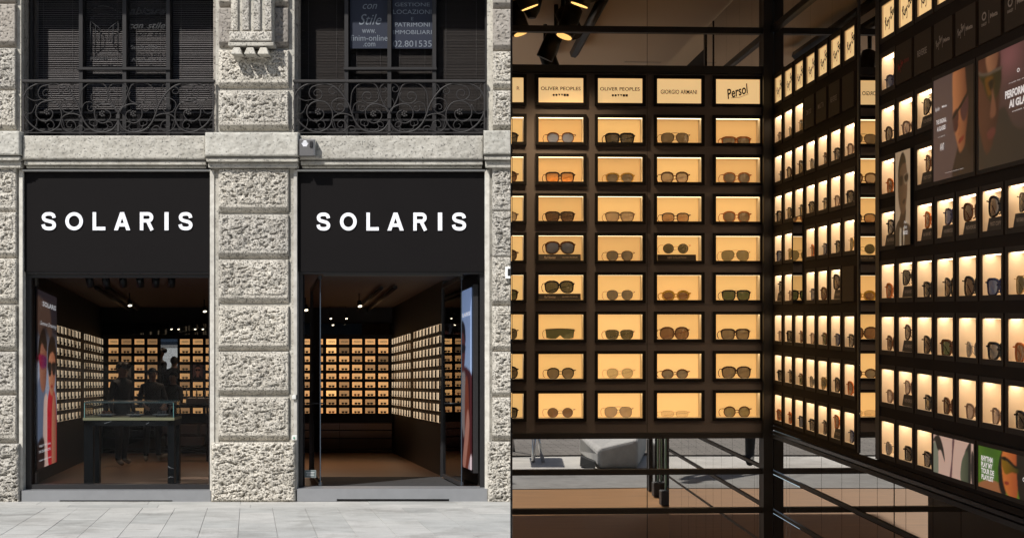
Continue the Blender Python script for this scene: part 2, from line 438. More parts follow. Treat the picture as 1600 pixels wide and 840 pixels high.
def glasses_full(shape, fc, lc, thick, bridge, loc, rot, label, group, clip=None):
    """a thing: frame, two lenses, two temples"""
    key = (shape, fc, lc, thick, bridge)
    if key not in GPROTO:
        fr, L, T = sunglasses(shape, thick, bridge, shield=(shape == 'shield'))
        GPROTO[key] = [('frame', fr.mesh('frame', framem(fc)))] + [('lens', l.mesh('lens', lensm(lc))) for l in L if l.v] + [('temple', t.mesh('temple', framem(fc))) for t in T]
    e = empty('sunglasses', label, 'sunglasses', loc, rot, group)
    for nm, me in GPROTO[key]:
        if clip is not None:
            me = me.copy(); bm = bmesh.new(); bm.from_mesh(me)
            r = bmesh.ops.bisect_plane(bm, geom=bm.verts[:] + bm.edges[:] + bm.faces[:], plane_co=(clip, 0, 0), plane_no=(-1, 0, 0), clear_outer=True)
            bm.to_mesh(me); nv = len(bm.verts); bm.free()
            if nv == 0: continue
        inst(nm, me, e)
    return e
SPROTO = {}
def glasses_single(shape, fc, lc, thick, bridge, low=False):
    key = (shape, fc, lc, thick, bridge)
    if key not in SPROTO:
        fr, L, T = sunglasses(shape, thick, bridge)
        mb = MB()
        for src, m in [(fr, 0)] + [(l, 1) for l in L] + [(t, 0) for t in T]:
            mb.add(src.v, src.f, m, True)
        SPROTO[key] = mb.mesh('sunglasses', [framem(fc), lensm(lc)])
    return SPROTO[key]
VARIANTS = [('square', 'black', 'dark grey', .0035, 'bar'), ('panto', 'tortoise', 'dark brown', .003, 'bar'), ('aviator', 'gold', 'dark olive', .0012, 'double'),
            ('way', 'black', 'grey', .0035, 'bar'), ('round', 'dark brown', 'grey brown', .0025, 'bar'), ('big', 'black', 'dark brown', .003, 'bar'),
            ('soft', 'greige', 'mauve', .0025, 'bar'), ('panto', 'amber', 'brown', .003, 'bar'), ('square', 'tortoise', 'green', .0035, 'bar'),
            ('aviator', 'black', 'dark grey', .002, 'double'), ('round', 'silver', 'grey', .0012, 'bar'), ('way', 'navy', 'blue grey', .003, 'bar')]
SHN = {'square': 'square', 'panto': 'rounded', 'aviator': 'aviator', 'way': 'flat-topped', 'round': 'round', 'big': 'oversized', 'soft': 'soft square', 'rect': 'narrow rectangular', 'hex': 'hexagonal', 'oval': 'oval', 'shield': 'one-piece shield'}

# =================================================================== GROUND
SL = 115 / 2400.      # fall of the street towards the left shopfront
gx = -410 / 2400.     # direction of the shop's side walls and paving joints
def gz(Y): return -SL * Y if Y > 0 else 0.
g = MB()
g.quad((-80, -60, -.012), (80, -60, -.012), (80, 0, -.012), (-80, 0, -.012))
g.quad((-80, 0, -.012), (80, 0, -.012), (80, 80, -SL*80 - .012), (-80, 80, -SL*80 - .012))
tag(g.build('ground', GROUND), kind='structure')
pv = empty('pavement', None, None, (0, 0, 0)); tag(pv, kind='structure')
YF = F / 114.
def skew(X0, t, up=0.):     # point on the sloping pavement: t metres out from the facade along the joints
    Y = YF - t; dY = -t
    return (X0 + gx * dY, Y, -SL * Y + up)
# slabs: two narrow courses along the wall, then long slabs
random.seed(11)
def slab(xa, xb, ta, tb, gap=.0022):
    h = random.uniform(-.0018, .0018); mb = MB()
    p = [skew(xa + gap, tb - gap, h), skew(xb - gap, tb - gap, h + random.uniform(-.001, .001)), skew(xb - gap, ta + gap, h), skew(xa + gap, ta + gap, h)]
    q = [(a, b, c - .05) for a, b, c in p]
    mb.hexa(q, p); o = mb.build('paving_slab', SLAB, pv); bevel(o, .0014)
x = -7.9
while x < .5:
    w = random.uniform(1.1, 1.9); slab(x, x + w, -.15, .88 * .66, .002); x += w
x = -7.9
while x < .6:
    w = random.uniform(.9, 1.5); slab(x, x + w, .58, 1.12, .002); x += w
x0 = -9.6; i = 0
while x0 < 2.4:
    t = 1.12 + random.uniform(-.9, 0)
    while t < 6.6:
        d = random.uniform(.8, 1.5); ta = max(t, 1.12)
        if t + d > 1.2: slab(x0, x0 + .42, ta, t + d)
        t += d
    x0 += .42
rd = MB(); rd.quad((-80, -16, .004), (80, -16, .004), (80, -3.1, .004), (-80, -3.1, .004))
tag(rd.build('road', ROADM), kind='structure')

# =================================================================== LEFT FACADE (pixel = 1/114 m)
K = 114.
def fx(px): return (px - 800) / K
def fz(py): return CZ + (HY - py) / K
DY = YF
def fbox(mb, x0, x1, y0, y1, d0, d1, m=0):     # px extents, depth d (metres, + towards the street)
    return mb.box(fx(x0), fx(x1), DY - d0, DY - d1, fz(y0), fz(y1), m)
bw = MB()
for a, b in ((-400, 34), (331, 464), (761, 900)):
    fbox(bw, a, b, -420, 790, -.1, -.75)
fbox(bw, -400, 900, -420, -40, -.101, -.752)
for a, b in ((34, 331), (464, 761)): fbox(bw, a, b, 212, 266, -.12, -.75)
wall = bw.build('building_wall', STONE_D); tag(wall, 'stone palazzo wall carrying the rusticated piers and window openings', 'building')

def rock(name, parent, x0, x1, y0, y1, base, out, mt, amp=.022, margin=.028, seed=0, res=.0088, round_=.018, chamfer=0.):
    """block of stone: smooth tooled margin, rough bossed centre, real relief"""
    X0, X1, Z0, Z1 = fx(x0), fx(x1), fz(y1), fz(y0); w = X1 - X0; h = Z1 - Z0
    nx = max(4, int(w / res)); nz = max(4, int(h / res)); vs = []; off = Vector((seed * 3.7, seed * 1.9, 0))
    for j in range(nz + 1):
        for i in range(nx + 1):
            x = w * i / nx; z = h * j / nz
            e = min(x, w - x, z, h - z)
            y = out
            if e < round_: y -= round_ * .9 * (1 - math.sqrt(max(0, 1 - (1 - e / round_) ** 2)))
            if chamfer and z < chamfer: y -= (chamfer - z) * .95
            e2 = min(x, w - x, h - z, z - chamfer)
            if e2 > margin and amp:
                k = min(1, (e2 - margin) / .018)
                p = Vector((x, 0, z)) + off
                q = Vector((p.x * .8 + p.z * .35, 0, p.z * 1.25 - p.x * .2))
                n1 = noise.fractal(q * 7, .9, 2.1, 4); n2 = noise.noise(q * 21); n3 = noise.noise(q * 44 + Vector((5, 2, 1)))
                y += k * amp * (min(n1, .35) * .9 + .45 + n3 * .22)
                if n2 > .20: y -= k * amp * min(1.1, (n2 - .20) * 5.)
                if n3 > .27: y -= k * amp * min(.9, (n3 - .27) * 4.5)
            elif amp:
                p = Vector((x, 0, z)) + off; y += .002 * noise.noise(p * 40)
            vs.append((X0 + x, DY - (base + y), Z0 + z))
    # ring back to the wall
    fs = [(j*(nx+1)+i, j*(nx+1)+i+1, (j+1)*(nx+1)+i+1, (j+1)*(nx+1)+i) for j in range(nz) for i in range(nx)]
    loop = [i for i in range(nx + 1)] + [(j)*(nx+1)+nx for j in range(1, nz + 1)] + [nz*(nx+1)+i for i in range(nx - 1, -1, -1)] + [j*(nx+1) for j in range(nz - 1, 0, -1)]
    b = len(vs); vs += [(vs[k][0], DY - base, vs[k][2]) for k in loop]; n = len(loop)
    fs += [(loop[k], b + k, b + (k+1) % n, loop[(k+1) % n]) for k in range(n)]
    mb = MB(); mb.add(vs, fs, 0, True); o = mb.build(name, mt, parent)
    # keep hard shading on the ring only
    return o

def pier(label, xa, xb, ia, ib, ys, ba, bb, seedb):
    e = empty('stone_pier', label, 'pier', (0, 0, 0))
    m = MB(); fbox(m, xa, xb, 262, 783, .0, -.12); m.build('pier_core', STONE_S, e)
    # stepped margin fillets at the sides
    for s0, s1 in ((xa + 3, ia - 1), (ib + 1, xb - 3)):
        if s1 - s0 > 3:
            q = MB(); fbox(q, s0, s1, 262, 690, .022, -.02); q.build('margin_strip', STONE_S, e)
    for k, (y0, y1) in enumerate(ys):
        last = k == len(ys) - 1
        if last: rock('stone_block', e, ba, bb, y0, y1, 0, .115, STONE, .036, .012, seedb + k, .009, .03)
        else:
            rock('stone_block', e, ia, ib, y0, y1 + 7.5, .0, .085, STONE, .030, .036, seedb + k, chamfer=.075)
    return e
ysm = [(264, 325), (336, 396), (406, 466), (478, 540), (549, 609), (620, 680), (690, 782)]
pier('rusticated stone pier between the two shopfronts, seven blocks tall', 331, 464, 343, 452, ysm, 332, 463, 1)
ysl = [(261, 326), (332, 396), (404, 466), (477, 541), (549, 609), (617, 684), (692, 788)]
pier('rusticated stone pier cut by the photo edge, left of the first shopfront', -98, 34, -86, 28, ysl, -97, 33, 21)
ysr = [(262, 328), (331, 400), (402, 470), (478, 541), (549, 613), (620, 680), (689, 783)]
pier('rusticated stone pier with the white number plaque, right of the doorway', 761, 894, 769, 882, ysr, 762, 893, 41)
# reveals (pale plastered jambs)
for a, b in ((328.5, 331), (34, 36.5), (461.5, 465), (757.5, 761)): pass
JM = travertine('plaster_reveal', (.60, .585, .55), .42, 30, .3)
for a, b, d_ in ((329, 335.5, .045), (31, 36.5, .035), (459.5, 464.6, .045), (757.5, 765, .045)):
    jm = MB(); fbox(jm, a, b, 266, 765, d_, -.6); jm.build('jamb_strip', JM, wall)

# cornice / string course
def mould(e, xa, xb, y0, out, mt, seed):
    h = 262 - y0
    rock('band_stone', e, xa, xb, y0, y0 + 37, 0., out, mt, .006, .01, seed, .014, .02)
    q = MB(); fbox(q, xa + 1, xb - 1, y0 + 38.5, y0 + 45, out - .045, -.05); o = q.build('moulding', STONE_S, e); bevel(o, .012, 2)
    q = MB(); fbox(q, xa + 2.5, xb - 2.5, y0 + 45.5, 263.5, out - .11, -.05); o = q.build('moulding', STONE_S, e); bevel(o, .01, 2)
cb = empty('string_course', 'pale travertine band with mouldings running above both shop signs', 'cornice')
SM2 = travertine('pale_band_stone', (.56, .55, .51), .535, 34, .5)
mould(cb, -98, 40, 208, .26, SM2, 61)
mould(cb, 326, 470, 210, .26, SM2, 62)
mould(cb, 756, 894, 207, .26, SM2, 63)
mould(cb, 40.5, 325.5, 214, .17, STONE_S, 64)
mould(cb, 470.5, 755.5, 214, .17, STONE_S, 65)
# upper piers
def upper(label, xa, xb, ia, ib, ys, seedb):
    e = empty('upper_pier', label, 'pier')
    m = MB(); fbox(m, xa, xb, -60, 210, .0, -.12); m.build('pier_core', STONE_S, e)
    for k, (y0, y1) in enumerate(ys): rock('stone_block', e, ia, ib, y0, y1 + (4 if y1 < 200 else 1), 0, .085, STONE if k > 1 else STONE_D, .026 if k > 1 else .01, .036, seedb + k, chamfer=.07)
    return e
ysu = [(-50, 8), (14, 71), (80, 134), (143, 203)]
up = upper('upper stone pier with a carved bracket above the string course', 337, 460, 343, 452, ysu, 71)
upper('upper stone pier at the left photo edge', -98, 33, -86, 27, [(-50, 2), (8, 70), (77, 140), (143, 203)], 81)
upper('upper stone pier above the number plaque', 761, 894, 770, 882, [(-50, 10), (16, 76), (82, 136), (143, 203)], 91)
br = empty('carved_bracket', 'carved stone bracket with grooves and three drops on the upper middle pier', 'bracket')
q = MB(); fbox(q, 366.5, 430.5, -50, 56, .265, 0); q.build('bracket_body', STONE_S, br)
for k in range(4): rock('fluted_rib', br, 367 + k * 17.3, 378 + k * 17.3, -50, 54.5, .262, .045, STONE, .012, .006, 120 + k, .009, .012)
rock('bracket_foot', br, 365, 431, 56, 71, 0, .33, STONE, .01, .008, 99, .012, .012)
for k in range(3):
    a = 367 + k * 20.5; q = MB()
    q.hexa([(fx(a), DY - .33, fz(91)), (fx(a + 18), DY - .33, fz(91)), (fx(a + 18), DY - .06, fz(91)), (fx(a), DY - .06, fz(91))],
           [(fx(a + 4), DY - .30, fz(80)), (fx(a + 14), DY - .30, fz(80)), (fx(a + 14), DY - .06, fz(80)), (fx(a + 4), DY - .06, fz(80))])
    o = q.build('stone_drop', STONE_S, br); bevel(o, .008)
q = MB(); fbox(q, 363, 433, 71.5, 78, .31, .02); bevel(q.build('bracket_ledge', STONE_S, br), .012, 2)
# balcony slab above (out of frame, it shades the top windows)
q = MB(); fbox(q, -400, 900, -110, -62, .36, -.1)
tag(q.build('balcony_slab', STONE_S), 'projecting stone balcony over the first-floor windows', 'balcony')

# ---- upper windows
WINM = mat('window_frame_paint', (.008, .0065, .0065), .5)
SLATM = mat('blind_slat', (.33, .32, .315), .6, var=.2, bscale=3)
SLATR = mat('blind_slat_dim', (.042, .036, .031), .7, var=.2, bscale=3)
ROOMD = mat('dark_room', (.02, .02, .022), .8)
def upper_window(x0, x1, label, pitch, slatm, thick, tilt, cols):
    e = empty('upper_window', label, 'window')
    fr = MB(); D0, D1 = -.28, -.36
    fbox(fr, x0, x0 + 4, -60, 212, D0, D1); fbox(fr, x1 - 4, x1, -60, 212, D0, D1)
    fr.build('window_frame', WINM, e)
    for c in cols[1:-1]:
        m = MB(); fbox(m, c - 3, c + 3, -60, 212, D0 + .03, D1); m.build('mullion', WINM, e)
    m = MB(); fbox(m, cols[1] - 4, cols[3] + 4, 101, 105, D0 + .06, D1); m.build('transom', WINM, e)
    for yb in (170, 182, 197):
        m = MB(); fbox(m, x0 + 4, x1 - 4, yb, yb + 3, D0, D1 + .02); m.build('lower_rail', WINM, e)
    for k in range(4):
        a, b = cols[k] + 3.2, cols[k + 1] - 3.2
        g_ = MB(); fbox(g_, a, b, -60, 210, D1 - .005, D1 - .012); g_.build('glass_pane', GLASS_U, e)
        sm = MB(); w = fx(b) - fx(a) - .02; hh = thick / K
        c, s = math.cos(tilt), math.sin(tilt)
        sm.add([(-w/2, -c*hh/2, -s*hh/2), (w/2, -c*hh/2, -s*hh/2), (w/2, 0, .003), (-w/2, 0, .003), (-w/2, c*hh/2, s*hh/2), (w/2, c*hh/2, s*hh/2)],
               [(0, 1, 2, 3), (3, 2, 5, 4)])
        me = sm.mesh('blind_slat', slatm)
        bl = empty('blind', None, None, (fx((a + b) / 2), DY + .415, 0), parent=e)
        y = -28.; n = 0
        while y < 167:
            inst('slat', me, bl, (0, random.uniform(-.002, .002), fz(y + random.uniform(-.12, .12))), (random.uniform(-.10, .10), random.uniform(-.0012, .0012), 0)); y += pitch; n += 1
        cm = MB()
        for t in (.18, .82): cm.tube([(-w/2 + w*t, -.02, fz(-30)), (-w/2 + w*t, -.02, fz(168))], .0015, 4)
        cm.build('cord', SLATM, bl)
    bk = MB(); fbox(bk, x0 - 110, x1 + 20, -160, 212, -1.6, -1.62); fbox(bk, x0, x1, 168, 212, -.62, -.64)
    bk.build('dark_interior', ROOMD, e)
    return e
w1 = upper_window(37, 337, 'four-light window with open venetian blinds above the left sign', 3.0, SLATM, 1.75, R(40), [37, 118, 187, 256, 337])
w2 = upper_window(459, 761, 'four-light window with closed dim blinds and blue notices above the right sign', 2.45, SLATR, 3.0, R(66), [459, 538, 606, 677, 761])
# notices
NAVY = mat('navy_notice', (.003, .007, .022), .5); NTXT = mat('notice_lettering', (.14, .16, .19), .6); DTXT = mat('dark_lettering', (.004, .004, .005), .6)
dn = DY + .555
def facetext(s, m, parent, x0, x1, y0, y1, y, **kw):
    return text(s, m, parent, fx((x0 + x1) / 2), y, fz((y0 + y1) / 2), w=(x1 - x0) / K, h=(y1 - y0) / K, **kw)
nt1 = empty('blue_notice', 'navy notice with a web address in the left middle light of the right window', 'notice')
q = MB(); fbox(q, 543, 604, -60, 69.5, -.335, -.35); q.build('board', NAVY, nt1)
dz = DY + .332
facetext('con', NTXT, nt1, 563, 586, -1, 7, dz, shear=.35); facetext('Stile', NTXT, nt1, 557, 593, 15, 32, dz, shear=.4)
facetext('www.', NTXT, nt1, 562, 584, 39, 45.5, dz); facetext('finim-online', NTXT, nt1, 544, 602.5, 48, 57.5, dz); facetext('.com', NTXT, nt1, 564, 583, 60.5, 66.5, dz)
nt2 = empty('blue_notice', 'navy notice with a phone number in the right middle light of the right window', 'notice', group=None)
q = MB(); fbox(q, 610, 674, -60, 69.5, -.335, -.35); q.build('board', NAVY, nt2)
for s, a, b, c, d in (('GESTIONE', 614, 669.5, -3, 2.8), ('LOCAZIONI', 611.5, 672, 8, 15), ('E', 640, 643.5, 20, 25), ('PATRIMONI', 614, 669.5, 28.5, 35), ('IMMOBILIARI', 611.5, 672.5, 40.5, 47), ('02.801535', 611.5, 672.5, 57, 67)):
    facetext(s, NTXT, nt2, a, b, c, d, dz)
# dark lettering stuck on the left window
for s, a, b, c, d, sh in (('abitare', 193, 250, 4, 16, .4), ('con', 192, 215, 31, 38, .4), ('stile', 221, 250, 28, 38, .4), ('Studio BEA srl', 195, 250, 64, 71, 0), ('FINIM srl', 131, 174, 83, 89, 0), ('ArteCasa srl', 196, 248, 84, 90, 0)):
    facetext(s, DTXT, w1, a, b, c, d, dz, shear=sh, bold=.012, name='window_lettering')
lg = MB()
def ppt(px, py, y=dz): return (fx(px), y, fz(py))
arc = [ppt(152 + 28 * math.cos(R(a)), 26 - 24 * math.sin(R(a))) for a in range(0, 181, 12)]
lg.tube(arc, .006, 4); lg.tube([ppt(152 + 22 * math.cos(R(a)), 26 - 12 * math.sin(R(a))) for a in range(0, 181, 15)], .004, 4)
for pts in ([(131, 24), (131, 70)], [(175, 24), (175, 70)], [(131, 26), (146, 38), (146, 55), (131, 68)], [(175, 26), (160, 38), (160, 55), (175, 68)], [(139, 33), (139, 61)], [(167, 33), (167, 61)], [(125, 24), (135, 24)], [(171, 24), (181, 24)]):
    lg.tube([ppt(*p) for p in pts], .006, 4)
lg.build('doorway_emblem', DTXT, w1)

# ---- wrought iron railings
IRON = mat('wrought_iron', (.016, .0135, .013), .6, 0, var=.4, bscale=30)
def spiral(cx, cy, r, turns, a0, d=1, r1=.18):
    n = int(14 * turns) + 2; out = []
    for i in range(n):
        t = i / (n - 1); a = a0 + d * t * turns * 2 * math.pi; rr = r * (1 - t * (1 - r1))
        out.append((cx + rr * math.cos(a), cy + rr * math.sin(a)))
    return out
def cm(pts, k=5):
    P = [pts[0]] + list(pts) + [pts[-1]]; out = []
    for i in range(len(pts) - 1):
        a, b, c, d = [np.array(P[i + j], float) for j in range(4)]
        for t in np.linspace(0, 1, k, endpoint=False):
            out.append(tuple(.5 * ((2*b) + (-a + c)*t + (2*a - 5*b + 4*c - d)*t*t + (-a + 3*b - 3*c + d)*t**3)))
    return out + [tuple(pts[-1])]
# half-railing drawn in a 765 x 440 field, centre line at x = 795
SCR = [  # (points, radius m)
 (cm([(795, 330), (785, 375), (745, 425), (670, 447), (590, 428), (535, 375), (503, 310), (478, 235), (430, 155), (370, 92), (300, 62), (220, 55), (140, 68), (80, 105), (48, 160), (40, 230), (50, 300), (90, 370), (150, 420), (200, 440), (260, 438), (320, 400), (345, 330), (340, 270), (300, 215), (240, 198), (180, 215), (145, 265), (150, 320), (190, 355), (235, 355), (270, 325), (275, 285), (240, 262)], 4), .0085),
 (cm([(795, 335), (800, 300), (770, 255), (720, 228), (670, 222), (625, 245), (606, 290), (620, 345), (665, 373), (710, 360), (735, 320), (725, 285), (690, 270)], 4), .0075),
 (cm([(785, 290), (765, 250), (735, 190), (715, 130), (690, 75), (640, 52), (580, 55), (530, 85), (500, 130), (492, 190), (490, 250), (497, 300)], 4), .0065),
 (cm([(700, 130), (712, 160), (700, 195), (660, 215), (615, 212), (585, 185), (582, 155), (605, 130), (640, 132), (652, 160), (635, 182), (612, 172)], 4), .005),
 (cm([(795, 60), (765, 58), (735, 75), (720, 100), (735, 125), (765, 120), (770, 95), (752, 88)], 4), .0045),
 (cm([(770, 265), (755, 225), (768, 185), (790, 170)], 4), .004),
 (cm([(150, 262), (145, 225), (110, 290), (70, 295), (45, 275)], 4), .004),
 (cm([(300, 62), (240, 70), (180, 90), (160, 140), (185, 182), (230, 188), (262, 160), (255, 120), (220, 108), (198, 130), (208, 155), (232, 150)], 4), .005),
 (cm([(60, 120), (80, 170), (130, 195), (190, 185)], 4), .0045),
 (cm([(465, 205), (430, 180), (385, 178), (345, 205), (340, 240), (365, 280), (410, 292), (440, 265), (432, 232), (400, 222), (380, 240), (388, 262), (405, 260)], 4), .005),
 (cm([(500, 320), (470, 305), (420, 298), (370, 312), (345, 345), (350, 400), (385, 435), (430, 438), (458, 410), (450, 370), (415, 352), (388, 372), (392, 402), (420, 405), (425, 385)], 4), .0055),
 (cm([(505, 300), (510, 250), (530, 215), (570, 205), (605, 225)], 4), .004),
 (cm([(555, 235), (552, 262), (575, 280), (600, 268), (600, 245), (580, 240), (574, 255)], 4), .004),
 (cm([(400, 110), (370, 92), (340, 90), (318, 112), (328, 138), (358, 138), (368, 118), (350, 108)], 4), .0045),
 (cm([(395, 105), (415, 70), (440, 68), (448, 95), (432, 118), (412, 108), (420, 92)], 4), .004),
 (cm([(610, 400), (570, 380), (575, 350), (605, 345), (628, 365), (620, 392), (598, 390), (598, 370)], 4), .0045),
 (cm([(600, 395), (615, 425), (660, 440), (700, 420), (712, 400), (700, 375), (718, 362), (742, 372), (748, 398), (725, 405), (715, 392)], 4), .0045),
 (cm([(460, 420), (480, 398), (510, 398), (530, 420), (520, 442), (495, 440), (492, 422)], 4), .0045),
 (cm([(215, 375), (235, 352), (268, 355), (288, 385), (275, 415), (245, 412), (232, 390), (248, 378)], 4), .0045),
 (cm([(150, 340), (145, 385), (110, 430), (60, 440), (32, 420), (35, 385), (60, 375), (72, 395)], 4), .004),
 (cm([(140, 70), (120, 55), (80, 60), (75, 90), (100, 105), (118, 92)], 4), .004),
 (cm([(60, 60), (38, 75), (32, 110), (50, 135), (75, 125)], 4), .0035),
 (cm([(795, 400), (780, 405), (768, 425), (780, 445), (792, 440)], 4), .004),
 (cm([(350, 340), (365, 395), (375, 425)], 3), .0035),
]
def railing(xc, label, seed):
    e = empty('balcony_railing', label, 'railing'); random.seed(seed)
    y = DY - .10 + .03
    q = MB(); fbox(q, xc - 150, xc + 151, 126, 130.5, .10, .04); bevel(q.build('top_rail', IRON, e), .008)
    q = MB(); fbox(q, xc - 150, xc + 151, 207.6, 209, .08, .055); q.build('bottom_rail', IRON, e)
    for sx in (-148, 148):
        q = MB(); fbox(q, xc + sx - 1, xc + sx + 1, 130, 213, .08, .055); q.build('end_bar', IRON, e)
    for pts, r in SCR:
        mesh = None
        for sx in (-1, 1):
            P = []
            for (u, v) in pts:
                px = xc + sx * (795 - u) / 5.08 * -1 if sx == 1 else xc - (795 - u) / 5.08
                if sx == 1: px = xc + (795 - u) / 5.08
                P.append((fx(px), y, fz(120 + v / 5.08)))
            rr = [1.7 * r * (1 - .42 * i / len(P)) for i in range(len(P))]
            q = MB(); q.tube(P, rr, 5); q.build('scroll', IRON, e)
    for (u, v) in ((235, 285), (672, 300)):
        for sx in (-1, 1):
            px = xc + sx * (795 - u) / 5.08; pz = fz(120 + v / 5.08); q = MB()
            for k in range(7):
                a = k * .9; r_ = 0 if k == 0 else .034
                q.ball((fx(px) + r_ * math.cos(a), y - .012, pz + r_ * math.sin(a) * .9), .019, 0, 6, 4, (1, .7, .8))
            q.build('rosette', IRON, e)
    q = MB(); fbox(q, xc - 3, xc + 3, 180, 187, .10, .03); fbox(q, xc - 2, xc + 2, 187, 207, .085, .05); bevel(q.build('centre_collar', IRON, e), .004)
    q = MB(); q.ball((fx(xc), y, fz(211)), .033, 0, 8, 5, (1, 1, .55)); q.build('foot_knob', IRON, e)
railing(187, 'black wrought-iron railing with scrolls under the left blinds', 3)
railing(609, 'black wrought-iron railing with scrolls under the blue notices', 4)

# ---- signs
def strokes(ch, w, h, t):
    """centre lines of a bold grotesque capital in a w x h box, stroke t"""
    o = t / 2
    def path(P, k=5): return cm([(o + x * (w - t), o + y * (h - t)) for x, y in P], k)
    if ch == 'S': return [path([(.97, .73), (.90, .90), (.70, .99), (.48, 1.0), (.22, .97), (.05, .84), (.06, .68), (.22, .57), (.50, .505), (.80, .44), (.97, .30), (.94, .12), (.74, .015), (.48, 0), (.22, .03), (.06, .13), (.0, .28)])]
    if ch == 'O': return [[(w/2 + (w - t)/2 * math.cos(R(a)), h/2 + (h - t)/2 * math.sin(R(a))) for a in range(0, 361, 12)]]
    if ch == 'L': return [[(o, 0), (o, h)], [(o, o), (w, o)]]
    if ch == 'I': return [[(w/2, 0), (w/2, h)]]
    if ch == 'A': return [[(t * .52, 0), (w * .5, h)], [(w - t * .52, 0), (w * .5, h)], [(w * .24, h * .30), (w * .76, h * .30)]]
    if ch == 'R': return [[(o, 0), (o, h)], [(o, h - o), (w * .60, h - o)] + [(w * .60 + (w * .40 - o - w*.03) * math.sin(R(a)), h * .715 + (h * .285 - o) * math.cos(R(a))) for a in range(15, 181, 15)] + [(o, h * .43 + o)], [(w * .60, h * .46), (w - o * .9, 0)]]
def letter(ch, x0, x1, y0, y1, parent, yf):
    w = (x1 - x0) / K; h = (y1 - y0) / K; t = .047 if ch != 'I' else w
    mb = MB(); X = fx(x0); Z = fz(y1)
    for i, P in enumerate(strokes(ch, w, h, t)):
        yy = yf - i * .0012; n = len(P); L = []; Rt = []
        closed = ch == 'O'
        for k, p in enumerate(P):
            a = P[(k - 1) % n if not closed else (k - 1 if k else n - 2)] if (k or closed) else p; b = P[k + 1] if k < n - 1 else (P[1] if closed else p)
            d = Vector((b[0] - a[0], b[1] - a[1])).normalized(); nn = Vector((-d.y, d.x)) * t / 2
            if ch == 'A' and i < 2: nn = Vector((t * .56, 0)) * (1 if nn.x > 0 else -1)
            L.append((p[0] + nn.x, p[1] + nn.y)); Rt.append((p[0] - nn.x, p[1] - nn.y))
        F_ = [(X + a, yy, Z + b) for a, b in L] + [(X + a, yy, Z + b) for a, b in Rt]; B_ = [(a, yy + .03, c) for a, _, c in F_]
        fs = []
        for k in range(n - 1):
            fs += [(k, k + 1, n + k + 1, n + k), (2*n + k, 3*n + k, 3*n + k + 1, 2*n + k + 1), (k, 2*n + k, 2*n + k + 1, k + 1), (n + k, n + k + 1, 3*n + k + 1, 3*n + k)]
        if not closed: fs += [(0, n, 3*n, 2*n), (n - 1, 3*n - 1, 4*n - 1, 2*n - 1)]
        mb.add(F_ + B_, fs)
    return mb.build('letter', WHITE, parent)
def sign(x0, x1, y0, y1, label, letters, ly0, ly1):
    e = empty('shop_sign', label, 'sign')
    q = MB(); fbox(q, x0, x1, y0 + 2.5, y1, -.03, -.12); q.build('sign_board', SIGNM, e)
    q = MB(); fbox(q, x0 - 1, x1 + 1, y0, y0 + 2.2, .05, -.12); q.build('top_flashing', mat('pale_flashing', (.55, .54, .51), .6), e)
    q = MB(); fbox(q, x0 + 2, x1 - 2, y1 + .2, y1 + 3, -.05, -.14); q.build('bottom_lip', BLACK, e)
    for ch, a, b in letters:
        letter(ch, a, b, ly0, ly1, e, DY + .012)
    return e
sign(37, 328.5, 265.5, 424, 'dark shop sign with white capitals over the display window', [('S', 64.2, 87.2), ('O', 101.6, 129.1), ('L', 144.3, 164.2), ('A', 178, 202.8), ('R', 218.2, 239.7), ('I', 256.7, 263), ('S', 278.5, 300.7)], 331.3, 359.5)
sign(465, 757, 265.5, 424, 'dark shop sign with white capitals over the open doorway', [('S', 494.3, 516), ('O', 531, 557.2), ('L', 572.4, 591.7), ('A', 605.4, 630.5), ('R', 645.7, 667.2), ('I', 684.2, 690.8), ('S', 706, 728.5)], 332, 360)

# ---- shopfront frames, plinths
def zi(py_, Y): return CZ - (py_ - HY) / F * Y
fr1 = empty('shop_window', 'large display window with dark frame under the left sign', 'window')
q = MB()
fbox(q, 36.5, 45.5, 424, 765, -.10, -.26); fbox(q, 324, 329, 424, 765, -.10, -.26)
fbox(q, 45.5, 324, 427.5, 433.5, -.101, -.259); fbox(q, 45.5, 324, 757.5, 765, -.101, -.259)
q.build('frame', BLACK, fr1)
q = MB(); fbox(q, 45.5, 324, 433.5, 757.5, -.17, -.18); q.build('glass_pane', GLASS, fr1)
def plinth(x0, x1, y0, y1, s0, s1, label):
    e = empty('steel_plinth', label, 'plinth')
    q = MB(); fbox(q, x0, x1, y0, y1 - 3.2, .06, -.26); fbox(q, x0, s0, y1 - 3.2, y1 + .6, .06, -.26); fbox(q, s1, x1, y1 - 3.2, y1 + .6, .06, -.26)
    q.build('steel_sill', STEEL, e)
    q = MB(); fbox(q, s0, s1, y1 - 3.2, y1 + 1, .02, -.2); q.build('slot_back', BLACK, e)
plinth(36, 330.5, 765, 783.2, 95, 271, 'brushed steel plinth under the display window')
plinth(465, 761.5, 762, 781.2, 527, 702, 'brushed steel step under the open doorway')
fr2 = empty('shop_doorway', 'dark metal door surround under the right sign', 'doorway')
q = MB()
fbox(q, 465, 471.5, 424, 762, -.10, -.3); fbox(q, 749.5, 757.5, 424, 762, -.10, -.3); fbox(q, 471.5, 749.5, 424.5, 428, -.101, -.299)
q.build('frame', BLACK, fr2)
q = MB(); fbox(q, 503, 722, 427, 430.5, -.16, -.24); q.build('door_rail', mat('rail_grey', (.09, .09, .09), .4, .6), fr2)

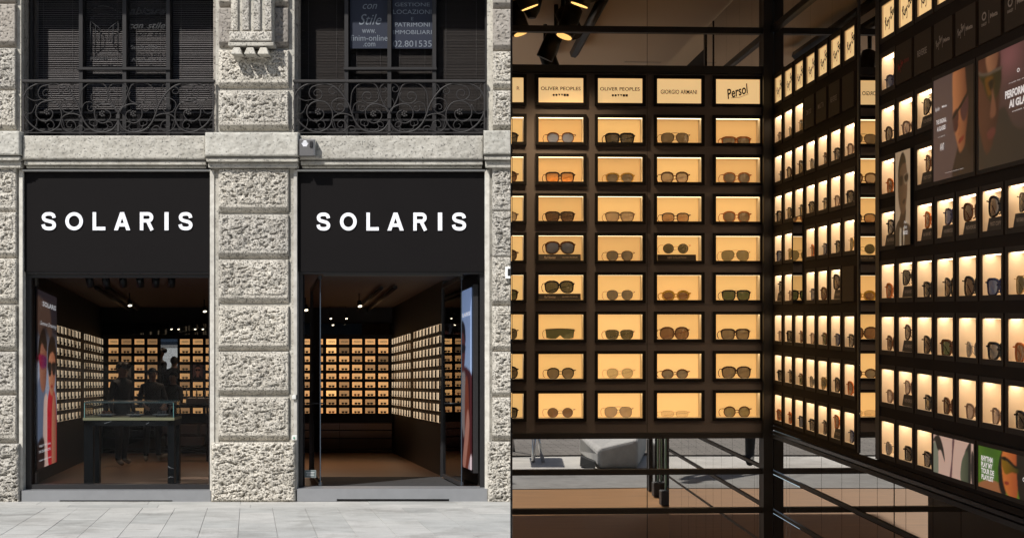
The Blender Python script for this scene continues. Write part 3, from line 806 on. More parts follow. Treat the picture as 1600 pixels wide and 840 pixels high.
# ---- small wall things
al = empty('alarm_box', 'grey metal alarm box with white lined emblem beside the middle pier top', 'alarm')
q = MB(); fbox(q, 472.5, 496.5, 221, 247, .30, .17); bevel(q.build('case', mat('alarm_grey', (.17, .165, .165), .4, .5), al), .008, 2)
q = MB(); fbox(q, 494.5, 496.8, 222, 246.4, .304, .2); q.build('side_edge', STEELB, al)
for k, (a, b) in enumerate(((479, 483.5), (477.6, 484.6), (476, 486), (477, 485), (478, 484))):
    q = MB(); fbox(q, a, b, 223.5 + k * 1.9, 224.8 + k * 1.9, .302, .3); q.build('emblem_bar', WHITE, al)
q = MB(); fbox(q, 488.5, 493, 225, 234, .318, .3); bevel(q.build('siren_grille', BLACK, al), .004)
np_ = empty('number_plaque', 'white marble house number plaque on the right pier', 'plaque')
q = MB(); fbox(q, 789.5, 812, 417, 435, .14, .10); q.build('plate', mat('white_plaque', (.8, .8, .8), .4), np_)
facetext('1', DTXT, np_, 793.4, 797.2, 420, 431, DY - .143)
for py, rr, lab in ((619.5, 3.2, 'small white square sensor on the door jamb'), (682.5, 4., 'small round white bell push with green centre on the door jamb')):
    e = empty('wall_device', lab, 'sensor'); q = MB(); fbox(q, 458 - rr * .2, 458 + rr * 1.9, py - rr, py + rr, .09, .045); bevel(q.build('body', mat('device_white', (.6, .6, .57), .5), e), .01, 2)
    q = MB()
    if rr > 3.5: q.tube([(fx(461), DY - .092, fz(py)), (fx(461), DY - .1, fz(py))], .012, 10); q.build('button', mat('device_green', (.05, .25, .16), .4), e)
    else: fbox(q, 463.5, 466, py - 3.4, py + 3.4, .08, .04); q.build('side_clip', BLACK, e)

# =================================================================== LEFT SHOP INTERIOR
YB = 32.0           # back wall depth
KB = F / YB         # 75 px per metre there
def bx(px): return (px - 800) / KB
def bz(py): return CZ + (HY - py) / KB
def sh(px, py, Y):  # follow the side-wall direction from the facade plane (px,py at YF) back to depth Y
    X0 = fx(px); Z0 = fz(py); t = Y - YF
    return (X0 + gx * t, Y, Z0 - SL * t)
FARW = mat('far_wall_dark', (.006, .005, .0045), .5)
# floor, ceiling, side walls  (VP 390,600)
def toYF(px, py, Y):  # pixel at depth Y -> pixel of the same skew line at the facade
    s = Y / YF; return 390 + (px - 390) * s, 600 + (py - 600) * s
xl, _ = toYF(160, 0, YB); xr, _ = toYF(613, 0, YB)
y_fl = 763.0; y_ce = 417.0
fl = MB(); fl.quad(sh(xl - 30, y_fl, YF + .1), sh(xr + 30, y_fl, YF + .1), sh(xr + 30, y_fl, YB + .3), sh(xl - 30, y_fl, YB + .3))
tag(fl.build('shop_floor', WOOD_D), kind='structure')
ce = MB(); ce.quad(sh(xl - 30, y_ce, YF + .3), sh(xl - 30, y_ce, YB + .3), sh(xr + 30, y_ce, YB + .3), sh(xr + 30, y_ce, YF + .3))
tag(ce.build('shop_ceiling', mat('shop_ceiling_paint', (.17, .13, .115), .8)), kind='structure')
for nm, x_, ya_, yb_ in (('shop_wall_left', xl - 2, YF + .3, YB + .3), ('shop_wall_right', xr + 2, YF + 2.75, YB + .3), ('entrance_side_wall', 757, YF + .6, YF + 2.75)):
    q = MB(); a = sh(x_, 790, ya_); b = sh(x_, 790, yb_); c = sh(x_, 400, yb_); d = sh(x_, 400, ya_)
    s_ = -.15 if nm.endswith('left') else .15
    q.hexa([a, b, (b[0] + s_, b[1], b[2]), (a[0] + s_, a[1], a[2])], [d, c, (c[0] + s_, c[1], c[2]), (d[0] + s_, d[1], d[2])]); tag(q.build(nm, FARW), kind='structure')
q = MB(); q.box(bx(150), bx(625), YB + .2, YB + .35, bz(720), bz(470)); tag(q.build('shop_wall_back', FARW), kind='structure')
mt = MB(); mt.quad(sh(500, y_fl - .3, YF + .12), sh(727, y_fl - .3, YF + .12), sh(727, y_fl - .3, YF + 2.7), sh(500, y_fl - .3, YF + 2.7))
tag(mt.build('entrance_mat', pavemat('dark_mat', (.05, .05, .052), 3, False)), 'dark grey coir entrance mat inside the open doorway', 'mat')

# far display: boxes
FARF = mat('far_frame', (.006, .006, .006), .6)
def farbox_mesh(w, h, d, pm):
    mb = MB(); t = .012
    mb.quad((0, 0, 0), (w, 0, 0), (w, 0, h), (0, 0, h), 1) if False else None
    mb.quad((0, d, 0), (w, d, 0), (w, d, h), (0, d, h), 1)
    mb.quad((0, 0, 0), (w, 0, 0), (w, d, 0), (0, d, 0), 1); mb.quad((0, d, h), (w, d, h), (w, 0, h), (0, 0, h), 1)
    mb.quad((0, 0, 0), (0, d, 0), (0, d, h), (0, 0, h), 1); mb.quad((w, d, 0), (w, 0, 0), (w, 0, h), (w, d, h), 1)
    for a, b, c, e in ((-t, w + t, -t, 0), (-t, w + t, h, h + t), (-t, 0, 0, h), (w, w + t, 0, h)): mb.box(a, b, -.005, -.0006, c, e, 0)
    return mb.mesh('display_box', [FARF, pm])
PF = [glow('far_amber_%d' % i, c, s_) for i, (c, s_) in enumerate((((.92, .58, .26), .42), ((.80, .50, .24), .26), ((.60, .38, .19), .18), ((.98, .64, .28), .62)))]
fb = [farbox_mesh(.203, .112, .05, p) for p in PF]
dark_fb = farbox_mesh(.203, .112, .02, DARKGLASS)
def panel_strips(mb, xs, w, zs, h, x0, x1, z0, z1, y=0., m=0, skip=()):
    """flat panel with real openings"""
    zz = sorted(zs); cur = z0
    for z in zz:
        mb.quad((x0, y, cur), (x1, y, cur), (x1, y, z), (x0, y, z), m); cx_ = x0
        for x_ in sorted(xs):
            mb.quad((cx_, y, z), (x_, y, z), (x_, y, z + h), (cx_, y, z + h), m); cx_ = x_ + w
        mb.quad((cx_, y, z), (x1, y, z), (x1, y, z + h), (cx_, y, z + h), m); cur = z + h
    mb.quad((x0, y, cur), (x1, y, cur), (x1, y, z1), (x0, y, z1), m)
rows_top = [529.2 + 13.42 * i for i in range(9)]
LBW = empty('eyewear_display', 'back wall of small lit niches seen through the display window and doorway', 'display', (0, YB, 0))
colsL = [169.7, 189.9, 210.3, 230.6, 281.2, 301.6, 321.6]; colsR = [469.5, 489.3, 510, 530.2, 550.4, 570.8, 591.2]
zsL = [bz(t_ + 8.5) for t_ in rows_top]; H1 = 8.5 / KB; W1 = 15.3 / KB
for (cs, a, b) in ((colsL[:4], 161, 250), (colsL[4:], 277.5, 345), (colsR, 455, 612)):
    m = MB(); panel_strips(m, [bx(c) for c in cs], W1, zsL, H1, bx(a), bx(b), bz(659), bz(524)); m.build('panel', FARW, LBW)
random.seed(5)
fsm = {}
TXTD = mat('label_lettering', (.10, .05, .02), .6)
lblm = text_mesh('RAY BAN', .02, 0, 0, 2, TXTD)
def mini_glasses_mesh(lo, fc, lc):
    key = (fc, lc)
    if key in fsm: return fsm[key]
    mb = MB()
    for sx in (-1, 1):
        o_, a_, b_ = outline(random.choice(['panto', 'square', 'way']), 8)
        P = [(sx * .0335 + x_ * 1.06, 0, .022 + z_ * 1.06) for x_, z_ in o_]; Q = [(p[0], .003, p[2]) for p in P]; n = len(P)
        mb.add(P + Q, [tuple(range(n))] + [(i, n + i, n + (i+1) % n, (i+1) % n) for i in range(n)], 0)
        mb.box(sx * .055, sx * .069, 0, .02, .030, .036)
    mb.box(-.01, .01, 0, .003, .026, .030)
    fsm[key] = mb.mesh('sunglasses', [mat('small_lens_' + fc.replace(' ', '_'), FRC[fc], .3)]); return fsm[key]
fcs = ['black', 'black', 'dark brown', 'tortoise', 'black', 'olive', 'dark brown', 'amber', 'greige']
stuff_g = MB()
def far_glasses(side, ci, ri, loc, rot=(0, 0, 0)):
    fc = random.choice(fcs); o_ = inst('sunglasses', mini_glasses_mesh(0, fc, 0), None, loc, rot)
    return tag(o_, f'tiny {fc} sunglasses in the {WORDN[ri]} row, {WORDN[ci]} column of the {side}', 'sunglasses', 'sunglasses in the far niches')
BR = {(1, 'p'): 0}
for ci, c in enumerate(colsL + colsR):
    for ri, t_ in enumerate(rows_top):
        x_ = bx(c); z_ = bz(t_ + 8.5)
        if c == 189.9 and ri in (3, 4) : continue
        if c == 301.6 and ri in (3, 4): continue
        through = c < 500 and ci >= 7
        me = fb[0] if random.random() < .75 else fb[1]
        if ci >= 7 and ri in (1, 2) and random.random() < .5: me = fb[2]
        if ci == 9 and ri in (0, 1, 6): me = fb[3]
        inst('display_box', me, LBW, (x_, 0, z_))
        if ri == 0:
            s_ = ['PERSOL', 'OLIVER PEOPLES', 'GIORGIO ARMANI', 'PRADA'][ci % 4]
            text(s_, TXTD, LBW, x_ + W1 / 2, .044, z_ + H1 / 2, w=W1 * .72, h=.022, bold=.03)
            continue
        far_glasses('far back wall', ci, ri, (x_ + W1 / 2 + random.uniform(-.008, .008), YB + .012, z_ + .002), (0, 0, random.uniform(-.05, .05)))
# posters on that wall
def facepaint(skin, hair, glassc, bg, cloth):
    return bg, [([(.1, 0), (.2, .22), (.5, .30), (.8, .22), (.95, 0)], cloth, 1, True), ([(.38, .15), (.62, .15), (.6, .4), (.4, .4)], skin, 1, False),
            ([(.27, .75), (.3, .5), (.42, .33), (.52, .30), (.63, .36), (.72, .52), (.74, .78), (.5, .93)], skin, 2, True),
            ([(.22, .72), (.3, .9), (.5, 1.0), (.74, .92), (.8, .7), (.72, .8), (.5, .84), (.3, .78)], hair, 2, True),
            ([(.27, .68), (.48, .68), (.46, .56), (.33, .56)], glassc, 1, True), ([(.52, .68), (.74, .68), (.70, .56), (.56, .56)], glassc, 1, True), ([(.27, .67), (.74, .67), (.74, .69), (.27, .69)], glassc, 0, False)]
for c, (bgc, sk) in ((189.9, ((120, 105, 90), (150, 110, 85))), (301.6, ((110, 70, 60), (180, 110, 80)))):
    e = empty('wall_poster', f'small portrait poster set among the far niches {"of the left columns" if c < 200 else "right of the tall mirror"}', 'poster')
    bgp, ly = facepaint(sk, (25, 18, 15), (10, 8, 8), bgc, (40, 30, 28))
    x_ = bx(c); zt = bz(rows_top[3]); zb = bz(rows_top[4] + 8.5)
    me = print_mesh('poster_print', bgp, ly, [(x_, YB - .02, zb), (x_ + W1, YB - .02, zb), (x_ + W1, YB - .02, zt), (x_, YB - .02, zt)], .12, 24, 30)
    inst('poster_print', me, e)
    q = MB(); q.box(x_ - .01, x_ + W1 + .01, YB - .018, YB + .05, zb - .01, zt + .01); q.build('backing', FRAMEB, e)
# tall mirror with street reflected, lower and upper mirror bands
q = MB(); q.box(-.17, .17, -.01, .01, bz(659), bz(529)); tm_ = q.build('tall_mirror', mirror('tall_mirror_glass', .9)); tm_.location = (bx(264), YB + .02, 0); tm_.rotation_euler = (0, 0, R(9.2)); tag(tm_, 'tall narrow mirror between the far niche columns', 'mirror')
mb_ = empty('mirror_band', 'dark mirror panels below and above the far niches', 'mirror', (0, YB, 0))
for a, b in ((161, 250), (250.5, 345), (455, 530), (530.5, 612)):
    q = MB(); q.box(bx(a), bx(b), .02, .05, bz(706), bz(660.5)); q.build('lower_mirror', MIRROR_D, mb_)
    q = MB(); q.box(bx(a), bx(b), .02, .05, bz(522.5), bz(505)); q.build('upper_mirror', MIRROR_D, mb_)
for a, b in ((161, 345), (455, 612)):
    for py in (522.8, 659.2, 671, 683.5, 700):
        q = MB(); q.box(bx(a), bx(b), -.02, .03, bz(py + 1.3), bz(py)); q.build('dark_bar', FARF, mb_)
# side walls of the left shop: boxes along the skew direction
ex = Vector((gx, 1, -SL)); ang = math.atan2(1, gx)
def side_wall(nm, label, side, cols, y_at, fbm, gl_limit):
    """cols: list of facade-plane t (depth from YF) ; boxes face the room"""
    e = empty('eyewear_display', label, 'display')
    wbox = .15; wide = .40
    for ci, Yc in enumerate(cols):
        for ri in range(9):
            t_ = rows_top[ri] + 8.5
            if side == 'L':
                px, py = toYF(160, t_, YB); P = Vector(sh(px, py, Yc + wbox)); rz = math.atan2(-1, -gx)   # x axis runs towards the camera
            else:
                px, py = toYF(613, t_, YB); P = Vector(sh(px, py, Yc)); rz = math.atan2(-1, -gx)
            if side == 'R':
                # local x towards the camera, local y into the wall (+X)
                o_ = inst('display_box', fbm[0 if random.random() < .8 else 1], e, P, (0, math.atan(SL) * -1, rz))
            else:
                # local x away from the camera, local y into the wall (-X)
                P = Vector(sh(px, py, Yc)); rz2 = math.atan2(1, gx)
                o_ = inst('display_box', fbm[0 if random.random() < .8 else 1], e, P, (0, math.atan(SL), rz2))
            if ri == 0: continue
            fc = random.choice(fcs); nx = -1 if side == 'R' else 1
            c_ = o_.location + Vector((nx * .012 * -1, 0, .002)) + (ex * .24 if side == 'L' else ex * -.24)
            rzz = o_.rotation_euler[2]
            if gl_limit[0] > 0:
                gl_limit[0] -= 1
                ob = inst('sunglasses', mini_glasses_mesh(0, fc, 0), None, c_, (0, 0, rzz + (-.5 if side == 'R' else .5)))
                tag(ob, f'tiny sunglasses, {WORDN[ri]} row, {WORDN[ci]} niche from the back on the far right side wall', 'sunglasses', 'sunglasses in the far niches')
            else:
                M = Matrix.Translation(c_) @ Matrix.Rotation(rzz + (-.5 if side == 'R' else .5), 4, 'Z')
                mm = mini_glasses_mesh(0, fc, 0)
                stuff_g.add([M @ v.co for v in mm.vertices], [tuple(p.vertices) for p in mm.polygons])
    return e
fbs = [farbox_mesh(.40, .112, .07, glow('far_cream_a', (1, .76, .50), .62)), farbox_mesh(.40, .112, .07, glow('far_cream_b', (.95, .68, .42), .42))]
def depthL(px, base): return YF * 0 + YB * (base - 390) / (px - 390)   # depth on a side wall whose back corner is at px=base
colL = [depthL(p, 160) for p in (158.5, 154.2, 149.7, 145.4, 141.2, 137.4, 133.6)] + [depthL(p, 160) for p in (122.3, 116.5, 110.9, 105.2, 99.5, 93.2, 86.8)]
colR = [depthL(p, 613) for p in (612.4, 616.3, 620.2, 624.2, 628.2, 632.4, 636.2)] + [depthL(p, 613) for p in (646.3, 651.3, 656.5, 661.6, 666.6, 671.8, 677.5, 683.8)]
lim = [60]
side_wall('a', 'right side wall of lit niches inside the shop beyond the doorway', 'R', [max(YF + .9, c) for c in colR], 0, fbs, lim)
lim = [0]
side_wall('b', 'left side wall of lit niches inside the shop behind the display window', 'L', [c - .05 for c in colL], 0, fbs, lim)
tag(stuff_g.build('small_sunglasses', mat('small_lens_black', FRC['black'], .3)), 'remaining tiny sunglasses in the far side wall niches', 'sunglasses', kind='stuff')

# screens with fashion posters beside the window and the door
def screen(pa, pb, y0, y1, bg, layers, label, es, nrm):
    e = empty('poster_screen', label, 'screen')
    Ya = YF + .32; A = lambda px, py: Vector(sh(px, py, Ya)); Yb_ = Ya * (pa - 390) / (pb - 390)
    bl = A(pa, y1); tl = A(pa, y0)
    d = Vector((gx, 1, -SL)) * (Yb_ - Ya)
    c = [bl, bl + d, tl + d, tl] if nrm < 0 else [bl + d, bl, tl, tl + d]
    off = Vector((nrm * .02, 0, 0)); 
    me = print_mesh('screen_print', bg, layers, [tuple(p - off) for p in c], es, 50, 110); inst('screen_print', me, e)
    q = MB(); o2 = Vector((nrm * .07, 0, 0))
    g2 = Vector((gx, 1, -SL)) * .04; up = Vector((0, 0, .04))
    b4 = [c[0] - up, c[1] - up, c[1] - up + o2, c[0] - up + o2]; t4 = [c[3] + up, c[2] + up, c[2] + up + o2, c[3] + up + o2]
    q.hexa(b4, t4); q.build('screen_housing', BLACK, e)
    return e, c, d
def bgL(X, Y):
    A = np.zeros(X.shape + (3,)); a = np.array(lin((45, 38, 42))); b = np.array(lin((150, 155, 170)))
    t = np.clip((.78 - Y) * 4, 0, 1)[..., None]; A[:] = a * (1 - t) + b * t; return A
lyL = [([(0, .8), (.15, .74), (.4, .8), (.75, .7), (.6, .92), (.2, .95), (0, .95)], (85, 62, 52), 5, True),
       ([(0, .0), (0, .45), (.25, .5), (.42, .40), (.5, .2), (.45, 0)], (95, 105, 125), 3, True),
       ([(.28, .0), (.3, .35), (.42, .42), (.52, .35), (.55, 0)], (200, 165, 150), 2, True, (225, 190, 175)),
       ([(.1, .68), (.12, .5), (.24, .43), (.40, .46), (.46, .6), (.42, .72), (.25, .74)], (165, 105, 80), 2, True, (120, 70, 55)),
       ([(.0, .6), (.08, .72), (.3, .79), (.46, .72), (.44, .66), (.2, .70), (.1, .62)], (32, 22, 20), 2, True),
       ([(.06, .635), (.42, .63), (.42, .575), (.30, .56), (.14, .565)], (150, 22, 52), 1, True, (80, 20, 80)),
       ([(.55, .0), (.48, .3), (.55, .42), (.7, .46), (.92, .40), (1, .2), (1, 0)], (200, 30, 45), 2, True, (150, 15, 30)),
       ([(.72, .0), (.74, .35), (.88, .40), (.95, .2), (.92, 0)], (190, 120, 90), 2, True, (150, 85, 65)),
       ([(.55, .62), (.55, .5), (.64, .42), (.78, .41), (.9, .5), (.92, .64), (.75, .7)], (200, 130, 95), 2, True, (150, 85, 60)),
       ([(.5, .55), (.52, .68), (.68, .75), (.88, .74), (1, .62), (1, .45), (.93, .42), (.92, .6), (.8, .66), (.6, .64)], (22, 15, 15), 2, True),
       ([(.52, .60), (.7, .595), (.68, .53), (.56, .525)], (12, 8, 12), 1, True), ([(.72, .595), (.92, .60), (.9, .535), (.77, .53)], (12, 8, 12), 1, True),
       ([(.66, .465), (.78, .465), (.74, .452), (.69, .452)], (150, 20, 30), 0, True),
       ([(0, .0), (0, .14), (.3, .17), (.35, .05), (.3, 0)], (40, 22, 20), 5, True)]
scr1, c1_, d1_ = screen(51.5, 82, 449, 735, bgL, lyL, 'tall lit fashion screen of two people in sunglasses, one in red', .75, -1)
def on_screen(s, e, c, u0, u1, v, h, m, **kw):
    """lettering laid on a skew screen: corners bl, br, tr, tl"""
    me = text_mesh(s, kw.get('bold', .02), kw.get('shear', 0), 0, 2, m); n = len(me.vertices)
    a = np.empty(n * 3, 'f'); me.vertices.foreach_get('co', a); a = a.reshape(-1, 3); lo = a.min(0); hi = a.max(0)
    U = u0 + (a[:, 0] - lo[0]) / (hi[0] - lo[0]) * (u1 - u0); V = v + ((a[:, 1] - lo[1]) / (hi[1] - lo[1]) - .5) * h
    bl, br_, tr, tl = [np.array(p) for p in c]
    P = (bl[None] * (1 - U)[:, None] + br_[None] * U[:, None]) + (tl - bl)[None] * V[:, None] + np.array(kw.get('off', (.03, 0, 0)))[None]
    me.vertices.foreach_set('co', P.astype('f').reshape(-1)); me.update(); inst('lettering', me, e)
LT = glow('screen_lettering', (.9, .88, .88), .5)
on_screen('SOLARIS', scr1, c1_, .22, .92, .93, .028, LT)
on_screen('Summer Dreaming', scr1, c1_, .10, .95, .815, .03, LT, shear=.4, bold=0)
on_screen('ENJOY THE SUN', scr1, c1_, .06, .62, .125, .015, LT); on_screen('IN OUR SHOPS', scr1, c1_, .06, .62, .095, .015, LT)
on_screen('solaris eyewear store', scr1, c1_, .06, .66, .045, .012, LT)
def bgR(X, Y):
    a = np.array(lin((120, 140, 180))); b = np.array(lin((165, 185, 215))); t = np.clip(Y, 0, 1)[..., None]; return a * t + b * (1 - t)
lyR = [([(.05, .0), (.0, .35), (.1, .5), (.3, .57), (.7, .56), (.95, .48), (1, .2), (1, 0)], (88, 40, 42), 2, True, (60, 25, 30)),
       ([(.35, .2), (.36, .5), (.5, .54), (.62, .5), (.6, .2)], (130, 120, 120), 2, True),
       ([(.62, .0), (.6, .45), (.72, .5), (.8, .3), (.8, 0)], (120, 60, 45), 2, True),
       ([(.3, .7), (.3, .6), (.38, .55), (.52, .55), (.6, .62), (.6, .74), (.45, .78)], (105, 55, 50), 1, True, (75, 35, 35)),
       ([(.26, .70), (.30, .79), (.45, .83), (.6, .79), (.62, .70), (.5, .76), (.32, .74)], (20, 14, 16), 1, True),
       ([(.28, .69), (.60, .69), (.58, .65), (.32, .65)], (20, 10, 12), 1, True),
       ([(0, 0), (0, .24), (.25, .30), (.5, .2), (.6, .0)], (42, 18, 24), 4, True), ([(.5, .03), (.6, .2), (.72, .33), (.8, .25), (.7, .1), (.6, 0)], (175, 120, 105), 2, True),
       ([(.75, 0), (.85, .08), (1, .07), (1, 0)], (190, 170, 175), 2, True)]
lyR = [([(x + .09, y) if 0 < x < 1 else (x, y) for x, y in L[0]],) + tuple(L[1:]) for L in lyR]
scr2, c2_, d2_ = screen(744.5, 712, 446, 736, bgR, lyR, 'tall lit fashion screen of a man in red under blue sky', .55, 1)
on_screen('SOLARIS', scr2, c2_, .42, .95, .86, .022, LT, off=(-.03, 0, 0))

# glass doors folded back
def door(near, far, label, hx0, hx1):
    e = empty('glass_door', label, 'door')
    Ya = YF + .28; Yb_ = Ya * (near - 390) / (far - 390); dv = Vector((gx, 1, -SL)) * (Yb_ - Ya)
    b0 = Vector(sh(near, 760, Ya)); t0 = Vector(sh(near, 428, Ya))
    th = Vector((.014, 0, 0))
    q = MB(); q.hexa([b0 - th/2, b0 + th/2, b0 + th/2 + dv, b0 - th/2 + dv], [t0 - th/2, t0 + th/2, t0 + th/2 + dv, t0 - th/2 + dv]); q.build('glass_leaf', GLASS_D, e)
    th = Vector((.05, 0, 0)); zz = Vector((0, 0, .05)); z2 = Vector((0, 0, .07))
    q = MB(); q.hexa([b0 - th/2, b0 + th/2, b0 + th/2 + dv, b0 - th/2 + dv], [b0 - th/2 + zz, b0 + th/2 + zz, b0 + th/2 + dv + zz, b0 - th/2 + dv + zz]); q.build('bottom_rail', mat('door_grey', (.05, .05, .055), .35, .5), e)
    q = MB(); q.hexa([t0 - th/2 - zz, t0 + th/2 - zz, t0 + th/2 + dv - zz, t0 - th/2 + dv - zz], [t0 - th/2, t0 + th/2, t0 + th/2 + dv, t0 - th/2 + dv]); q.build('top_rail', BLACK, e)
    q = MB(); a = b0 + dv; q.hexa([a + Vector((-.05, 0, 0)), a + Vector((.03, 0, 0)), a + Vector((.03, .06, 0)), a + Vector((-.03, .06, 0))], [t0 + dv + Vector((-.03, 0, 0)), t0 + dv + Vector((.03, 0, 0)), t0 + dv + Vector((.03, .06, 0)), t0 + dv + Vector((-.03, .06, 0))]); q.build('door_stile', BLACK, e)
    q = MB(); q.hexa([b0 + Vector((-.006, -.004, 0)), b0 + Vector((.006, -.004, 0)), b0 + Vector((.006, .01, 0)), b0 + Vector((-.006, .01, 0))], [t0 + Vector((-.006, -.004, 0)), t0 + Vector((.006, -.004, 0)), t0 + Vector((.006, .01, 0)), t0 + Vector((-.006, .01, 0))])
    q.build('glass_edge', mat('door_edge', (.04, .055, .075), .35), e)
    q = MB(); zc_ = fz(633)
    for s_ in (-1, 1):
        q.tube([(fx(hx0), Ya + .2 + .0 * s_, zc_), (fx(hx1), Ya + .2, zc_)], .011, 8)
    q.build('handle', mat('handle_grey', (.08, .08, .08), .3, .8), e)
    return e
door(725.5, 697, 'right glass door leaf folded back beside the blue poster screen', 692, 719)
door(502, 489, 'left glass door leaf folded back next to the middle pier', 471, 501)
st = empty('door_sticker', 'small pale notice sticker low on the left door glass', 'sticker')
q = MB(); fbox(q, 473, 491, 736, 748, -.20, -.202); q.build('sticker', mat('sticker_grey', (.22, .25, .25), .5), st)
q = MB(); fbox(q, 474, 490, 737, 747, -.198, -.1995); q.build('sticker_field', mat('sticker_dark', (.10, .13, .13), .5), st)
for k, (a, b) in enumerate(((475.5, 488.5), (476.5, 487.5), (476, 488))):
    q = MB(); fbox(q, a, b, 739 + k * 2.5, 740 + k * 2.5, -.196, -.1975); q.build('print_line', mat('print_white', (.5, .52, .52), .6), st)

# vitrine table
vt = empty('vitrine_table', 'glass display case on black marble legs behind the shop window', 'display case')
VY0, VY1 = YF + .62, YF + 1.05; kv = F / VY0
def vx(px): return (px - 800) / kv
def vz(py): return CZ + (HY - py) / kv
MARB = mat('black_marble', (.004, .005, .006), .35, spec=.15, var=.3, bscale=5)
for a, b in ((131, 145), (262, 272)):
    q = MB(); q.box(vx(a), vx(b), VY0, VY0 + .12, vz(758.5), vz(655)); q.build('leg', MARB, vt)
    q = MB(); q.box(vx(a), vx(b), VY1 - .1, VY1, vz(758.5) , vz(655)); q.build('leg', MARB, vt)
q = MB(); q.box(vx(131), vx(272), VY0, VY1, vz(665), vz(656.2)); q.build('apron', MARB, vt)
q = MB(); q.box(vx(130), vx(273), VY0 - .02, VY1 + .02, vz(656), vz(652)); q.build('tabletop', mat('brass_top', (.36, .33, .18), .4), vt)  # one even brass colour
VG = glassmat('vitrine_glass', (.90, .92, .92), 1.25, 0, .6)
q = MB(); q.box(vx(132), vx(271), VY0, VY0 + .006, vz(652), vz(629)); q.box(vx(132), vx(271), VY1 - .006, VY1, vz(652), vz(629)); q.box(vx(132), vx(132) + .006, VY0 + .007, VY1 - .007, vz(652), vz(629)); q.box(vx(271) - .006, vx(271), VY0 + .007, VY1 - .007, vz(652), vz(629))
q.build('glass_side', VG, vt)
q = MB(); q.box(vx(131.5), vx(271.5), VY0 - .004, VY1 + .004, vz(629), vz(627.6)); q.build('glass_top', mat('vitrine_top_edge', (.05, .08, .08), .2), vt)
for sx, sy in ((132, 0), (271, 0)):
    q = MB(); q.box(vx(sx) - .004, vx(sx) + .004, VY0 - .003, VY0 + .004, vz(652), vz(629)); q.build('glass_corner', TEAL, vt)
vein = MB()
for pts in ([(262.5, 728), (266, 730), (271.5, 731.5)], [(262.5, 746), (266, 744), (271, 745)], [(163, 661), (174, 657.5)], [(228, 662), (233, 659.5)]):
    vein.tube([(vx(a), VY0 - .001, vz(b)) for a, b in pts], .004, 4)
vein.build('marble_vein', mat('marble_vein', (.5, .5, .5), .4), vt)
for k, px in enumerate((161, 206, 247)):
    t_ = empty('display_tray', f'{["left", "middle", "right"][k]} black tray with brim in the glass display case', 'tray', (vx(px), VY0 + .2, vz(652)), group='trays in the glass case')
    q = MB(); q.box(-.07, .07, -.05, .05, 0, .03); q.build('tray_base', BLACK, t_); q = MB(); q.box(-.11, .11, -.08, .08, .031, .037); q.build('tray_rim', mat('tray_rim', (.35, .36, .36), .3), t_)
    ob = inst('sunglasses', glasses_single(*VARIANTS[[7, 9, 10][k]]), None, (vx(px), VY0 + .19, vz(652) + .038), (0, 0, .1 * k)); ob.scale = (1.0, 1, 1)
    tag(ob, f'sunglasses lying on the {["left", "middle", "right"][k]} tray of the glass display case', 'sunglasses')

# counter with stands on the right behind the window
Yc = 28.5; kc = F / Yc
def cx_(px): return (px - 800) / kc
def cz_(py): return CZ + (HY - py) / kc
ct = empty('counter', 'black metal counter over pale painted street reflections, deep in the shop on the right', 'counter')
q = MB(); q.box(cx_(262), cx_(326), Yc, Yc + .5, cz_(634), cz_(631)); q.build('counter_top', BLACK, ct)
for a in (262, 322):
    q = MB(); q.box(cx_(a), cx_(a + 3), Yc, Yc + .05, cz_(720), cz_(634)); q.build('leg', BLACK, ct)
for a, b, y0, y1 in ((250, 305, 665, 679), (309, 322, 665, 679), (256, 312, 683, 697)):
    q = MB(); q.box(cx_(a), cx_(b), Yc + .2, Yc + .45, cz_(y1), cz_(y0)); q.build('street_reflection_panel', mat('pale_reflection', (.35, .35, .36), .5), ct)  # pale boxes imitate the street reflected in the back wall's mirror bands
for y0 in (680, 698, 702):
    q = MB(); q.box(cx_(250), cx_(325), Yc + .1, Yc + .14, cz_(y0 + 2), cz_(y0)); q.build('mirror_band_bar', BLACK, ct)  # dark bars between the imitated mirror bands
for k, (px, w_) in enumerate(((297, 14), (312, 12), (322, 5))):
    e = empty('product_stand', f'{["left", "middle", "right"][k]} white product stand on the dark counter', 'stand', group='white stands on the counter')
    q = MB(); q.box(cx_(px - w_ / 2), cx_(px + w_ / 2), Yc + .1, Yc + .3, cz_(631), cz_(622)); q.build('white_box', mat('stand_white', (.55, .52, .5), .5), e)
    q = MB(); q.tube([(cx_(px - w_ / 2), Yc + .08, cz_(631)), (cx_(px - w_ / 2), Yc + .08, cz_(608))], .012, 6); q.build('stand_rod', STEELB, e)

# ceiling lights of the left shop
SPOTM = mat('spot_black', (.012, .011, .011), .4)
def spot_thing(p, aim, r, h, label, lit=None, cat='spotlight', grp=None, gm=LAMPE):
    p = Vector(p); aim = Vector(aim).normalized()
    e = empty('spotlight', label, cat, p, group=grp)
    q = MB(); q.tube([(0, 0, 0), aim * h * .04, aim * h], [r * .85, r, r], 12); q.build('housing', SPOTM, e)
    q = MB(); q.tube([(0, 0, .02), (0, 0, .14)], .012, 6); q.build('stem', SPOTM, e)
    if lit:
        q = MB(); q.tube([aim * h * 1.001, aim * (h * 1.001 + .003)], [r * .84, r * .84], 12); q.build('lamp', gm, e)
    return e
for k, px in enumerate((128, 155, 183, 211, 237, 263)):
    s_ = 1.0; P = sh(px - 0, 432, YF + .9)
    spot_thing((P[0], P[1], P[2] + .06), (.05 * (3 - k), .3, -1), .055, .15, f'{WORDN[k]} of six unlit black spotlights along the top of the display window', grp='spotlights over the display window')
